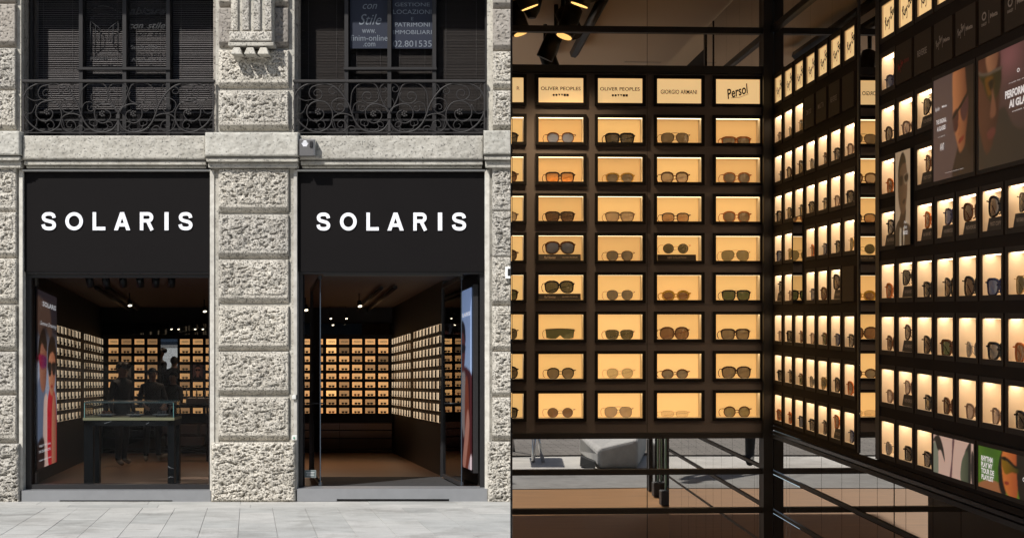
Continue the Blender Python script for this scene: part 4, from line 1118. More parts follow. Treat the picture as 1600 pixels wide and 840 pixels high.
for k, (px, py, Y, lit) in enumerate(((202, 480, 27, 1), (319, 489, 29, 1), (267, 516.5, 31, 1), (278, 516.5, 31, 1), (304, 516.5, 31, 1), (316, 516.5, 31, 1), (561, 481, 27, 1), (540, 500, 30, 1), (519, 510, 31, 1), (477, 487, 28, 1), (515.5, 500, 30, 1), (659, 500, 29, 1), (665, 499.5, 29, 1), (690, 496, 24, 1))):
    s_ = F / Y; big = px in (202, 561, 319, 477)
    spot_thing(((px - 800) / s_, Y, CZ + (HY - py) / s_ + .12), (.25, -.5, -1), .042 if big else .026, .10, f'small lit spotlight, {WORDN[k]} along the shop ceiling seen through the {"window" if px < 400 else "doorway"}', 1, grp='lit spotlights under the shop ceiling', gm=glow('far_lamp', (1, .85, .6), 3.5, (.8, .8, .8)))
    if big:
        ld = bpy.data.lights.new('spot_light', 'SPOT'); ld.energy = 45; ld.color = (1, .72, .50); ld.spot_size = R(120); ld.spot_blend = .7; ld.shadow_soft_size = .05
        lo = bpy.data.objects.new('spot_light', ld); COL.objects.link(lo); lo.location = ((px - 800) / s_ + .06, Y - .12, CZ + (HY - py) / s_ - .06); lo.rotation_euler = Vector((.1, -.35, -1)).to_track_quat('-Z', 'Y').to_euler(); lo['kind'] = 'helper'
for k, pts in enumerate((((150, 443), (208, 483)), ((167, 443), (215, 478)), ((618, 443), (575, 480)), ((596, 444), (560, 478)))):
    q = MB(); P = []
    for (px, py) in pts:
        # lie on the ceiling plane
        Y = YF * (600 - y_ce) / (600 - py) * 1.0; s_ = F / Y; P.append(((px - 800) / s_, Y, CZ + (HY - py) / s_ - .06))
    q.tube(P, .035, 6); tag(q.build('ceiling_track', SPOTM), f'{["first", "second", "third", "fourth"][k]} black light track under the far shop ceiling counted from the left', 'light track')

# =================================================================== PEOPLE
def person(label, loc, rz, H=1.75, top=(.006, .006, .007), trousers=(.006, .007, .010), shoes=(.4, .38, .33), skin=(.25, .14, .09), hair=(.015, .012, .01), pose='stand', cap=False):
    e = empty('person', label, 'person', loc, rz); k = H / 1.75
    J = {}; E = []; Rr = {}
    def j(n, p, r, par=None): J[n] = Vector(p) * k; Rr[n] = r * k; E.append((par, n)) if par else None
    j('pel', (0, 0, .95), .135); j('wst', (0, .0, 1.08), .125, 'pel'); j('chs', (0, .0, 1.28), .15, 'wst'); j('shb', (0, .01, 1.42), .115, 'chs'); j('nk', (0, 0, 1.50), .052, 'shb'); j('hd0', (0, -.015, 1.56), .062, 'nk')
    j('hd1', (0, -.02, 1.64), .088, 'hd0'); j('hd2', (0, -.015, 1.70), .072, 'hd1')
    for s, q in ((-1, 'l'), (1, 'r')):
        j('hip' + q, (s * .09, 0, .88), .10, 'pel'); j('kn' + q, (s * .11, -.02 + .03 * s, .50), .068, 'hip' + q); j('an' + q, (s * .12, .02 + .05 * s, .10), .048, 'kn' + q); j('to' + q, (s * .14, -.13 + .05 * s, .045), .042, 'an' + q)
        j('sh' + q, (s * .17, .01, 1.41), .068, 'shb')
        if pose == 'work': el = (s * .25, -.06, 1.12); wr = (s * .16, -.30, 1.04); dr = Vector((-s * .2, -1, -.15)).normalized()
        elif pose == 'hold': el = (s * .24, -.03, 1.13); wr = (s * .14, -.20, 1.22); dr = Vector((-s * .3, -.8, .5)).normalized()
        else: el = (s * .24, .03, 1.13); wr = (s * .26, -.05, .88); dr = Vector((0, -.2, -1)).normalized()
        j('el' + q, el, .048, 'sh' + q); j('wr' + q, wr, .032, 'el' + q); w = Vector(wr); j('pa' + q, w + dr * .07, .034, 'wr' + q)
        side = dr.cross(Vector((0, 0, 1))) if abs(dr.z) < .8 else Vector((0, 1, 0)); side.normalize()
        for f_ in range(4):
            b0 = w + dr * .10 + side * (f_ - 1.5) * .019; L_ = (.055, .066, .06, .045)[f_]; curl = Vector((0, 0, -.3)) if abs(dr.z) < .8 else Vector((-s * .3, 0, 0))
            j('fa%d' % f_ + q, b0, .0105, 'pa' + q); j('fb%d' % f_ + q, b0 + (dr + curl) * L_ * .55, .0095, 'fa%d' % f_ + q); j('fc%d' % f_ + q, b0 + (dr + curl * 2) * L_, .008, 'fb%d' % f_ + q)
        j('ta' + q, w + dr * .05 + side * .04 * s, .011, 'pa' + q); j('tb' + q, w + dr * .09 + side * .055 * s, .0095, 'ta' + q)
    names = list(J); idx = {n: i for i, n in enumerate(names)}
    me = bpy.data.meshes.new('body'); me.from_pydata([J[n] for n in names], [(idx[a], idx[b]) for a, b in E], [])
    o = bpy.data.objects.new('body', me); COL.objects.link(o)
    o.modifiers.new('s', 'SKIN'); sv = me.skin_vertices[0].data
    for i, n in enumerate(names): sv[i].radius = (Rr[n] * (1.15 if n in ('chs', 'wst', 'pel', 'shb') else 1), Rr[n] * (.82 if n in ('chs', 'wst', 'pel', 'shb') else 1)); sv[i].use_root = (n == 'pel')
    ss = o.modifiers.new('ss', 'SUBSURF'); ss.levels = 2; ss.render_levels = 2
    bm_ = bpy.data.meshes.new_from_object(o.evaluated_get(bpy.context.evaluated_depsgraph_get())); bpy.data.objects.remove(o)
    bm_.materials.clear()
    hs = str(abs(hash(label)) % 9999)
    for nm, c in (('skin', skin), ('top', top), ('trousers', trousers), ('shoes', shoes)): bm_.materials.append(mat('%s_%s' % (nm, '_'.join('%.3f' % v for v in c)), c, .7))
    for p in bm_.polygons:
        c = p.center / k; m_ = 0
        if c.z < .11: m_ = 3
        elif c.z < .98 and abs(c.x) < .22 and not (pose == 'stand' and abs(c.x) > .205): m_ = 2
        elif c.z < 1.50 and c.z > .86: m_ = 1
        if pose == 'stand' and abs(c.x) > .20 and c.z < .92: m_ = 0
        if pose != 'stand' and c.y < -.24 and c.z > .9: m_ = 0
        if c.z >= 1.50: m_ = 0
        p.material_index = m_; p.use_smooth = True
    inst('body', bm_, e)
    q = MB(); q.ball((0, .005 * k, 1.675 * k), .098 * k, 0, 14, 9, (.92, 1.05, .95)); 
    q.v = [v if v[2] > 1.66 * k or v[1] > 0 else (v[0], max(v[1], -.03), max(v[2], 1.69 * k)) for v in q.v]
    if cap: q.tube([(0, -.05 * k, 1.71 * k), (0, -.17 * k, 1.70 * k)], [.07 * k, .05 * k], 8)
    q.build('cap' if cap else 'hair', mat('hair_dark', hair, .6), e)
    q = MB(); q.tube([(0, -.095 * k, 1.655 * k), (0, -.122 * k, 1.625 * k), (0, -.10 * k, 1.618 * k)], [.008, .014, .01], 6); q.build('nose', MATS['skin_' + '_'.join('%.3f' % v for v in skin)], e)
    for s in (-1, 1):
        q = MB(); q.ball((s * .033 * k, -.096 * k, 1.66 * k), .012 * k, 0, 6, 4); q.build('eye', mat('eye_dark', (.05, .04, .04), .3), e)
        q = MB(); q.ball((s * .088 * k, .0, 1.645 * k), .022 * k, 0, 6, 5, (.4, .7, 1)); q.build('ear', MATS['skin_' + '_'.join('%.3f' % v for v in skin)], e)
    q = MB(); q.tube([(-.022 * k, -.098 * k, 1.597 * k), (0, -.106 * k, 1.595 * k), (.022 * k, -.098 * k, 1.597 * k)], .005, 5); q.build('mouth', mat('lips', (.2, .06, .05), .5), e)
    return e
def floorz(px, Y): # interior floor height
    return CZ - (1.425 + SL * Y)
def stand(px, py_feet):
    Y = 1.425 * F / (py_feet - 600); return ((px - 800) / F * Y, Y, CZ - (py_feet - HY) / F * Y)
person('person in dark coat and flat cap with pale sneakers behind the glass case', stand(190, 727), R(60), 1.80, shoes=(.45, .42, .36), pose='stand', cap=True)
person('person in black with bare forearms leaning at the counter behind the glass case', stand(238, 720), R(20), 1.72, pose='work')
person('person in black nearest the tall mirror, standing at the counter', stand(271, 716), R(-30), 1.66, pose='work')

# =================================================================== RIGHT ROOM
tilt = math.atan2(.052, .99865)
b_ = Vector((.99865, .052, 0)); n_ = Vector((.052, -.99865, 0)); C_ = Vector((1.174, 6.957, 0)); O_ = Vector((0, 6.896, 0))
def BWp(x, y, z): return O_ + b_ * x + (-n_) * y + Vector((0, 0, z))
def virt(px, d, z):      # where a thing stands whose mirror image is seen at px, distance d
    p = Vector(((px - 800) / F * d, d, z)); return p - n_ * 2 * (p - O_).dot(n_)
BWL = 1.1756; ZB, ZT = 1.050, 2.668; H2 = .1117
zrow = [2.6446 - .1770 * i - H2 for i in range(9)]
RB = empty('eyewear_display', 'dark panelled wall of amber niches facing the camera, nearest shop', 'display', O_, tilt)
cols = [.119 + .2675 * i for i in range(4)]; WB = .202
def boxparts(parent, x, z, w, h, d, fm, liner, panel, led, tw=.0135, prot=.014, x_from=None, flat=False):
    t = tw; x0 = x if x_from is None else x_from
    e = MB()
    if x_from is None:
        e.box(x - t, x, -prot, -.0004, z - t, z + h + t); 
    e.box(x + w, x + w + t, -prot, -.0004, z - t, z + h + t)
    e.box(x0, x + w, -prot + .0005, -.0006, z - t, z); e.box(x0, x + w, -prot + .0005, -.0006, z + h, z + h + t)
    fo = e.build('display_box', fm, parent)
    dd = .006 if flat else d
    li = MB(); X1 = x + w
    li.quad((x0, 0, z), (X1, 0, z), (X1, dd, z), (x0, dd, z)); 
    li.quad((X1, 0, z), (X1, 0, z + h), (X1, dd, z + h), (X1, dd, z))
    if x_from is None: li.quad((x0, dd, z), (x0, dd, z + h), (x0, 0, z + h), (x0, 0, z))
    if flat: li.quad((x0, dd, z + h), (X1, dd, z + h), (X1, 0, z + h), (x0, 0, z + h))
    if not flat:
        # ceiling of the niche behind and before the strip
        li.quad((x0, dd, z + h), (X1, dd, z + h), (X1, .034, z + h), (x0, .034, z + h)); li.quad((x0, .006, z + h), (X1, .006, z + h), (X1, 0, z + h), (x0, 0, z + h))
    li.build('niche_liner', liner, fo)
    pb = MB(); pb.quad((x0, dd, z), (X1, dd, z), (X1, dd, z + h), (x0, dd, z + h)); pb.build('light_panel', panel, fo)
    if not flat and led:
        lb = MB(); lb.quad((x0, .034, z + h - .0005), (X1, .034, z + h - .0005), (X1, .006, z + h - .0005), (x0, .006, z + h - .0005)); lb.build('light_strip', led, fo)
    return fo
pm = MB(); panel_strips(pm, cols[:2], WB, zrow, H2, .0, .600, ZB, ZT) ; 
# left part: cut niche at the room's open side
pm = MB()
def strips_cut(mb, xs, ws, x0, x1):
    cur = ZB
    for z in sorted(zrow):
        mb.quad((x0, 0, cur), (x1, 0, cur), (x1, 0, z), (x0, 0, z)); cx = x0
        for x_, w_ in zip(xs, ws):
            if x_ > cx: mb.quad((cx, 0, z), (x_, 0, z), (x_, 0, z + H2), (cx, 0, z + H2))
            cx = x_ + w_
        mb.quad((cx, 0, z), (x1, 0, z), (x1, 0, z + H2), (cx, 0, z + H2)); cur = z + H2
    mb.quad((x0, 0, cur), (x1, 0, cur), (x1, 0, ZT), (x0, 0, ZT))
strips_cut(pm, [0, cols[0], cols[1]], [.0515, WB, WB], 0, .6095); pm.build('wall_panel', BROWN, RB)
pm = MB(); strips_cut(pm, [cols[2], cols[3]], [WB, WB], .6115, BWL - .02); pm.build('wall_panel', BROWN, RB)
q = MB(); q.box(0, BWL, .09, .15, .0, 3.2); q.build('wall_backing', FRAMEB, RB)
LET = mat('label_ink', (.035, .014, .006), .6); LETD = mat('label_ink_dark', (.02, .012, .01), .6)
SPEC = [  # rows 2..9
 [('panto', 'tortoise', 'blue grey', .0022, 'bar'), ('square', 'black', 'dark grey', .0036, 'bar'), ('aviator', 'tortoise', 'grey brown', .0018, 'double'), ('rect', 'amber', 'grey', .0032, 'bar')],
 [('square', 'dark brown', 'orange', .003, 'bar'), ('soft', 'yellow', 'grey', .0024, 'bar'), ('panto', 'tortoise', 'mauve', .003, 'bar'), ('panto', 'amber', 'grey', .0024, 'bar')],
 [('way', 'dark brown', 'dark brown', .0026, 'bar'), ('way', 'greige', 'mauve', .0022, 'bar'), ('hex', 'dark brown', 'orange', .0022, 'bar'), ('panto', 'amber', 'grey brown', .0026, 'bar')],
 [('aviator', 'tortoise', 'blue grey', .0032, 'bar'), ('panto', 'tortoise', 'grey', .0018, 'bar'), ('round', 'gold', 'dark olive', .0012, 'bar'), ('aviator', 'gold', 'olive', .0014, 'double')],
 [('aviator', 'black', 'dark olive', .003, 'bar'), ('panto', 'silver', 'grey', .0013, 'bar'), ('oval', 'yellow', 'brown', .0038, 'bar'), ('square', 'black', 'green', .0026, 'double')],
 [('shield', 'olive', 'green', .002, 'bar'), ('way', 'olive', 'dark olive', .002, 'bar'), ('big', 'tortoise', 'brown', .0028, 'bar'), ('square', 'dark brown', 'grey brown', .0032, 'bar')],
 [('panto', 'black', 'grey brown', .0022, 'bar'), ('panto', 'clear', 'greenish', .0014, 'bar'), ('oval', 'tortoise', 'grey', .0026, 'bar'), ('aviator', 'dark brown', 'grey brown', .0028, 'bar')],
 [('round', 'silver', 'brown', .0010, 'bar'), ('aviator', 'silver', 'mauve', .0010, 'double'), ('rect', 'clear', 'pale', .001, 'bar'), ('round', 'tortoise', 'olive', .0024, 'bar')]]
LABELS = ['OLIVER PEOPLES', 'OLIVER PEOPLES', 'GIORGIO ARMANI', 'Persol']
random.seed(9)
CARDM = mat('card_dark', (.030, .022, .018), .5); CTX = mat('card_lettering', (.42, .33, .25), .6)
def card(loc, rz, w, h, lines, label, grp='small brand cards in niches', m=CARDM):
    e = empty('name_card', label, 'card', loc, rz, grp)
    q = MB(); q.hexa([(-w/2, 0, 0), (w/2, 0, 0), (w/2, .012, 0), (-w/2, .012, 0)], [(-w/2, .006, h), (w/2, .006, h), (w/2, .012, h), (-w/2, .012, h)]); q.build('card_body', m, e)
    for s, c, ww, hh, sh_ in lines: text(s, CTX, e, c, -.0015 + .003, h / 2, w=ww, h=hh, shear=sh_, bold=.02)
    return e
for ri in range(9):
    z = zrow[ri]
    boxparts(RB, -.1485, z, .2, H2, .085, FRAMEB, CREAM, PANEL_S if ri == 0 else PANEL_B, LED, x_from=0., flat=(ri == 0))
    for ci in range(4):
        bo = boxparts(RB, cols[ci], z, WB, H2, .085, FRAMEB, CREAM, PANEL_S if ri == 0 else PANELS_B[random.choice([0, 1, 1]) if ri < 5 else random.choice([0, 2, 2])], LED, flat=(ri == 0))
        xc = cols[ci] + WB / 2
        if ri == 0:
            if ci == 3: 
                text('Persol', LETD, bo, xc, .004, z + H2 * .52, w=.105, h=.044, shear=.35, bold=.02, tilt=R(17))
                q = MB(); q.tube([(xc - .03, .003, z + .028), (xc + .01, .003, z + .031), (xc + .05, .003, z + .047)], .0012, 4); q.build('underline', LETD, bo)
            else:
                text(LABELS[ci], LET, bo, xc, .004, z + H2 * (.58 if ci < 2 else .48), w=.18 if ci < 2 else .165, h=.016 if ci < 2 else .019, bold=.012)
            if ci < 2:
                for k in range(6):
                    q = MB(); u = xc - .032 + k * .0125; zz = z + .036; s_ = .0052
                    if k < 2: q.tube([(u, .0045, zz), (u, .0035, zz)], s_, 10)
                    elif k < 4: q.add([(u - s_, .004, zz + s_), (u + s_, .004, zz + s_), (u, .004, zz - s_)], [(0, 2, 1)])
                    else: q.box(u - s_, u + s_, .0035, .0045, zz - s_, zz + s_)
                    q.build('symbol', LETD, bo)
            continue
        sp = SPEC[ri - 1][ci]; lift = 0
        shp, fc, lc, th, brd = sp
        off = {0: -.0, 1: .0, 2: -.012, 3: .0}[ci]
        if (ri, ci) in ((4, 0), (5, 0), (4, 2)):
            lift = .0335
            cw = .19 if ci == 0 else .175
            P = BWp(xc - (.004 if ci == 0 else .008), .008, z + .0005)
            if ci == 0: card(P, tilt, cw, .028, [('Paul Newman', -.045, .052, .012, .4), ('OLIVER PEOPLES', .045, .07, .006, 0)], f'dark two-line brand card under sunglasses, first column {WORDN[ri]} row of amber niches')
            else: card(P, tilt, cw, .028, [('NEW COLLECTION', 0, .085, .0075, 0)], 'dark new-collection card under round gold sunglasses in amber niche')
        P = BWp(xc + off + random.uniform(-.004, .004), .034, z + .001 + lift)
        glasses_full(shp, fc, lc, th, brd, P, tilt + random.uniform(-.06, .02), f'{fc} {SHN[shp]} sunglasses with {lc} lenses, {WORDN[ri]} row {WORDN[ci]} column of amber niches', 'sunglasses in the amber niches')
    if ri > 0:
        sp = random.choice(VARIANTS); P = BWp(-.038, .034, z + .001)
        glasses_full(*sp, P, tilt, f'partly visible {sp[1]} sunglasses at the left photo seam, {WORDN[ri]} row of amber niches', 'sunglasses cut at the room edge', clip=.0385)
text('R', LET, RB, .028, .004, zrow[0] + H2 * .58, h=.016)
# mirror panels and dark bars of the back wall
for (a, b) in ((0, .6095), (.6115, BWL - .015)):
    for (z0, z1) in ((.02, .345), (.355, .52), (.53, .688), (.711, .863), (.886, 1.026)):
        q = MB(); q.box(a, b, .0, .006, z0, z1); q.build('lower_mirror', MIRROR, RB)
    for (z0, z1) in ((2.70, 2.85), (2.876, 3.18)):
        q = MB(); q.box(a, b, .0, .006, z0, z1); q.build('upper_mirror', MIRROR_U, RB)
for (z0, z1, d) in ((.345, .355, .012), (.52, .53, .012), (.688, .711, .02), (.863, .886, .02), (1.026, ZB, .024), (ZT, 2.70, .024), (2.85, 2.876, .02)):
    q = MB(); q.box(0, BWL - .01, -d, .008, z0 - .0006, z1 + .0006); q.build('dark_bar', BLACK, RB)
q = MB(); q.box(.609, .612, -.004, .006, .0, ZB - .03); q.build('panel_joint', BLACK, RB)
q = MB(); q.box(BWL - .045, BWL - .002, -.05, .0, 0, 3.2); q.build('corner_post', BLACK, RB)

# ---- right wall
def script_mesh(kind):
    """handwritten maker's name as thin pen strokes, about 1 wide"""
    RB_ = [[(0.2,0),(0.5,1.4)], [(0.1,1.2),(0.7,1.6),(1.1,1.3),(0.6,.85),(1.3,0.1)], [(1.9,.7),(1.5,.6),(1.4,.2),(1.8,.1),(2.0,.7),(2.1,.1)], [(2.4,.7),(2.5,.2),(2.9,.7),(2.7,-.6),(2.2,-.7)],
           [(3.1,.5),(3.5,.55)], [(3.8,0),(4.1,1.5)], [(3.8,1.4),(4.6,1.5),(4.7,1.0),(4.1,.8),(4.8,.6),(4.7,.1),(3.9,0)], [(5.5,.7),(5.1,.6),(5.0,.2),(5.4,.1),(5.6,.7),(5.7,.1)], [(6.0,.7),(6.05,.1)], [(6.05,.5),(6.4,.7),(6.5,.1)]]
    mb = MB()
    for P in RB_:
        P = [((x + y * .25 - 3.2) / 6.6, (y - .4) / 6.6) for x, y in P]; P = cm(P, 3) if len(P) > 2 else P; n = len(P); L = []; Q = []
        for k in range(n):
            a = P[max(0, k - 1)]; b = P[min(n - 1, k + 1)]; d = Vector((b[0] - a[0], b[1] - a[1])).normalized() * .019
            L.append((P[k][0] - d.y, 0, P[k][1] + d.x)); Q.append((P[k][0] + d.y, 0, P[k][1] - d.x))
        mb.add(L + Q, [(k, n + k, n + k + 1, k + 1) for k in range(n - 1)])
    return mb
SCRM = {}
def script(m, parent, cx, y, cz, w, h, tilt):
    key = (m.name, w, h, tilt)
    if key not in SCRM:
        mb = script_mesh(0); c, s_ = math.cos(tilt), math.sin(tilt); kz = h / w * 2.6
        mb.v = [((x * c - z * s_ * kz) * w, 0, (x * s_ + z * c * kz) * w) for x, _, z in mb.v]; SCRM[key] = mb.mesh('lettering', m)
    return inst('lettering', SCRM[key], parent, (cx, y, cz))
RW = empty('eyewear_display', 'long dark side wall of pale niches and posters on the right, nearest shop', 'display', C_, math.atan2(-.99865, .052))
a_ = Vector((.052, -.99865, 0)); nin = Vector((.99865, .052, 0)); rwz = math.atan2(-.99865, .052)
def RWp(x, y, z): return C_ + a_ * x + nin * y + Vector((0, 0, z))
V1 = [.078 + .194 * i for i in range(7)]; V2 = [1.7146 + .1923 * j for j in range(8)]; w1_, w2_ = .140, .148
zr = [2.637 - .1765 * i - H2 for i in range(9)]
RWE = 3.36; RWL = 3.0
def strips2(mb, xs, w, x0, x1, z0, z1, y=.0):
    panel_strips(mb, xs, w, zr, H2, x0, x1, z0, z1, y)
pm = MB(); strips2(pm, V1, w1_, .0, 1.43, 1.085, 2.66); pm.build('wall_panel', BROWN2, RW)
pm = MB(); strips2(pm, V2, w2_, 1.66, RWE, 1.085, 2.90); pm.build('wall_panel', BROWN2, RW)
q = MB(); q.box(0, RWE, .13, .2, 1.03, 3.2); q.box(0, RWL, .131, .199, 0, 1.03); q.box(1.0, RWE, .0, .13, 1.0305, 1.08) if False else None; q.build('wall_backing', FRAMEB, RW)
q = MB(); q.box(1.44, 1.655, .0, .006, 1.085, 3.18); q.build('strip_mirror', MIRROR, RW)
q = MB(); q.box(1.656, 1.70, -.006, .0, 1.09, 3.18); q.build('wall_post', BLACK, RW)
q = MB(); q.box(1.425, 1.4395, -.004, .0, 1.09, 3.18); q.build('wall_post', BLACK, RW)
DK = FRAMEB; LEDGE = mat('ledge_brown', (.038, .029, .023), .7, spec=.15)
random.seed(21)
gcount = 0
dark_panels = {}   # (section, row, col) -> text
for c, s in ((3, 'TOM FORD'), (4, 'MIKITA'), (5, 'REVERSE'), (6, '')): dark_panels[(0, 1, c)] = s
dark_panels[(0, 5, 6)] = ''
dark_panels.update({(1, 1, 1): 'Ray-Ban FERRARI', (1, 1, 2): 'REVERSE', (1, 1, 3): 'Ray-Ban Meta', (1, 1, 4): 'Ray-Ban Meta', (1, 1, 5): 'O Meta', (1, 1, 6): 'O Meta', (1, 1, 7): 'O Meta'})
posters = {(1, 2, 3), (1, 3, 3), (1, 2, 4), (1, 3, 4), (1, 2, 5), (1, 3, 5), (1, 2, 6), (1, 3, 6), (1, 2, 7), (1, 3, 7), (1, 3, 1), (1, 4, 1), (1, 8, 3), (1, 8, 4), (1, 8, 5), (1, 8, 6), (1, 8, 7), (0, 4, 2), (0, 5, 2)}
cards = {(1, 2, 2), (1, 3, 2), (1, 4, 0), (1, 4, 2), (1, 4, 3), (1, 4, 4), (1, 4, 5), (1, 4, 6), (0, 5, 0), (0, 5, 2), (0, 5, 5), (1, 5, 1), (1, 6, 1), (1, 7, 1), (0, 8, 5)}
GREY = mat('panel_text', (.35, .29, .24), .6); REDT = mat('panel_text_red', (.30, .02, .015), .6)
for sec, V, w in ((0, V1, w1_), (1, V2, w2_)):
    for ri in range(9):
        z = zr[ri]
        for ci, v in enumerate(V):
            key = (sec, ri, ci)
            secn = 'inner' if sec == 0 else 'outer'
            if key in posters: continue
            if key in dark_panels:
                s = dark_panels[key]
                q = MB(); q.box(v - .008, v + w + .008, -.008, .0, z - .008, z + H2 + .008); dp = q.build('dark_display_box', DARKGLASS, RW)
                t_ = REDT if 'FERRARI' in s else GREY
                ty = -.0095; zc = z + H2 * .5; vc = v + w / 2
                if 'Meta' in s:
                    if s[0] == 'O':
                        q = MB(); n = 20; ring = []
                        for k in range(n):
                            a = 2 * math.pi * k / n
                            ring += [(vc - .038 + .017 * math.cos(a), ty, zc + .008 + .012 * math.sin(a)), (vc - .038 + .011 * math.cos(a), ty, zc + .008 + .007 * math.sin(a))]
                        q.add(ring, [(2*k, 2*k+1, (2*k+3) % (2*n), (2*k+2) % (2*n)) for k in range(n)]); q.build('ring_emblem', GREY, dp)
                        text('OAKLEY', GREY, dp, vc - .038, ty, zc - .014, w=.042, h=.008, bold=.03)
                    else: script(GREY, dp, vc - .034, ty, zc, .056, .036, R(20))
                    q = MB(); q.box(vc - .003, vc - .002, ty, ty + .001, zc - .018, zc + .018); q.build('divider', GREY, dp)
                    text('Meta', GREY, dp, vc + .036, ty, zc, w=.056, h=.013, bold=.03)
                elif 'FERRARI' in s:
                    script(t_, dp, vc - .03, ty, zc - .01, .056, .036, R(20)); text('FERRARI', t_, dp, vc + .035, ty, zc, w=.05, h=.012)
                elif s: text(s, GREY, dp, vc, ty, zc, w=.09, h=.02, bold=.01)
                continue
            flat = ri == 0
            bo = boxparts(RW, v, z, w, H2, .085, LEDGE, WHITEL, PANEL_S if flat else PANEL_W, LED2, tw=.0155, prot=.004, flat=flat)
            if flat:
                script(LETD, bo, v + w / 2, .004, z + H2 * .5, .118, .06, R(24)); continue
            sp = VARIANTS[(ri * 5 + ci * 3 + sec * 4 + random.randrange(4)) % len(VARIANTS)]
            lift = 0.
            if key in cards:
                lift = .040
                m = mat('card_red', (.20, .02, .03), .5) if key == (0, 5, 2) else CARDM
                card(RWp(v + w * .56, .004, z + .001), rwz, w * .84, .036, [(['REVERSE', 'FIRST COPY', 'RAY-BAN META', 'HIGHBRIDGE'][(ri + ci) % 4], 0, w * .55, .011, 0)], f'dark brand card in the {WORDN[ri]} row, {WORDN[ci]} niche of the {secn} side wall section')
            ob = inst('sunglasses', glasses_single(*sp), None, RWp(v + w * .60 + random.uniform(-.008, .008), .012, z + .001 + lift), (0, 0, rwz + random.uniform(.02, .24)))
            tag(ob, f'{sp[1]} {SHN[sp[0]]} sunglasses, {WORDN[ri]} row and {WORDN[ci]} niche of the {secn} side wall section', 'sunglasses', 'sunglasses in the pale niches')
# lower rail and mirrors
vj = [.0, .30, .36, .9, 1.20, 1.44, 1.66, 1.98, 2.25, 2.5, RWL]
for a, b in zip(vj[:-1], vj[1:]):
    for (z0, z1) in ((.02, .52), (.53, .688), (.711, .863), (.886, 1.03)):
        q = MB(); q.box(a + .002, b - .002, .0, .006, z0, z1); q.build('lower_mirror', MIRROR, RW)
for (z0, z1, d) in ((.52, .53, .003), (.694, .706, .005), (.869, .881, .005)):
    q = MB(); q.box(.0, RWL, -d, .008, z0 - .0006, z1 + .0006); q.build('dark_bar', BLACK, RW)
for k, (z0, z1, d) in enumerate(((1.031, 1.046, .014), (1.050, 1.062, .010), (1.066, 1.084, .006))):
    q = MB(); q.box(.046, RWE, -d, .008, z0, z1); q.build('bottom_trim', [BLACK, mat('trim_grey', (.06, .055, .055), .3, .6), BROWN2][k], RW)
for a, b in ((.0, .42), (.422, .72), (.722, 1.06), (1.062, 1.424)):
    q = MB(); q.box(a, b, .0, .006, 2.66, 2.85); q.build('upper_mirror', MIRROR_U, RW)
    q = MB(); q.box(a, b, .0, .006, 2.876, 3.18); q.build('upper_mirror', MIRROR_U, RW)
q = MB(); q.box(.046, 1.424, -.015, .008, 2.8495, 2.8765); q.build('dark_bar', BLACK, RW)

# ---- posters on the right wall
def wall_poster(v0, v1, z0, z1, bg, layers, label, es, texts=(), prot=.009, nx=60, ny=80, frame=True):
    e = empty('wall_poster', label, 'poster', C_, rwz)
    me = print_mesh('poster_print', bg, layers, [(v0, -prot - .002, z0), (v1, -prot - .002, z0), (v1, -prot - .002, z1), (v0, -prot - .002, z1)], es, nx, ny); inst('poster_print', me, e)
    q = MB(); q.box(v0, v1, -prot, .0, z0, z1); q.build('poster_board', FRAMEB, e)
    if frame:
        t = .012; q = MB()
        q.box(v0 - t, v0, -prot - .003, .0, z0 - t, z1 + t); q.box(v1, v1 + t, -prot - .003, .0, z0 - t, z1 + t); q.box(v0, v1, -prot - .0025, -.001, z0 - t, z0); q.box(v0, v1, -prot - .0025, -.001, z1, z1 + t); q.build('poster_frame', LEDGE, e)
    m = glow('poster_lettering', (.85, .80, .78), .45)
    for (s, u, vv, ww, hh, kw) in texts:
        text(s, m, e, v0 + (v1 - v0) * u, -prot - .004, z0 + (z1 - z0) * vv, w=(v1 - v0) * ww, h=(z1 - z0) * hh, **kw)
    return e
zA0, zA1 = zr[3] - .005, zr[2] + H2 + .012
va0, va1 = V2[3] - .004, V2[4] + w2_ + .004
def bgA(X, Y):
    a = np.array(lin((92, 74, 72))); b = np.array(lin((46, 34, 29))); t = np.clip((X - .55) * 3, 0, 1)[..., None]; return a * (1 - t) + b * t
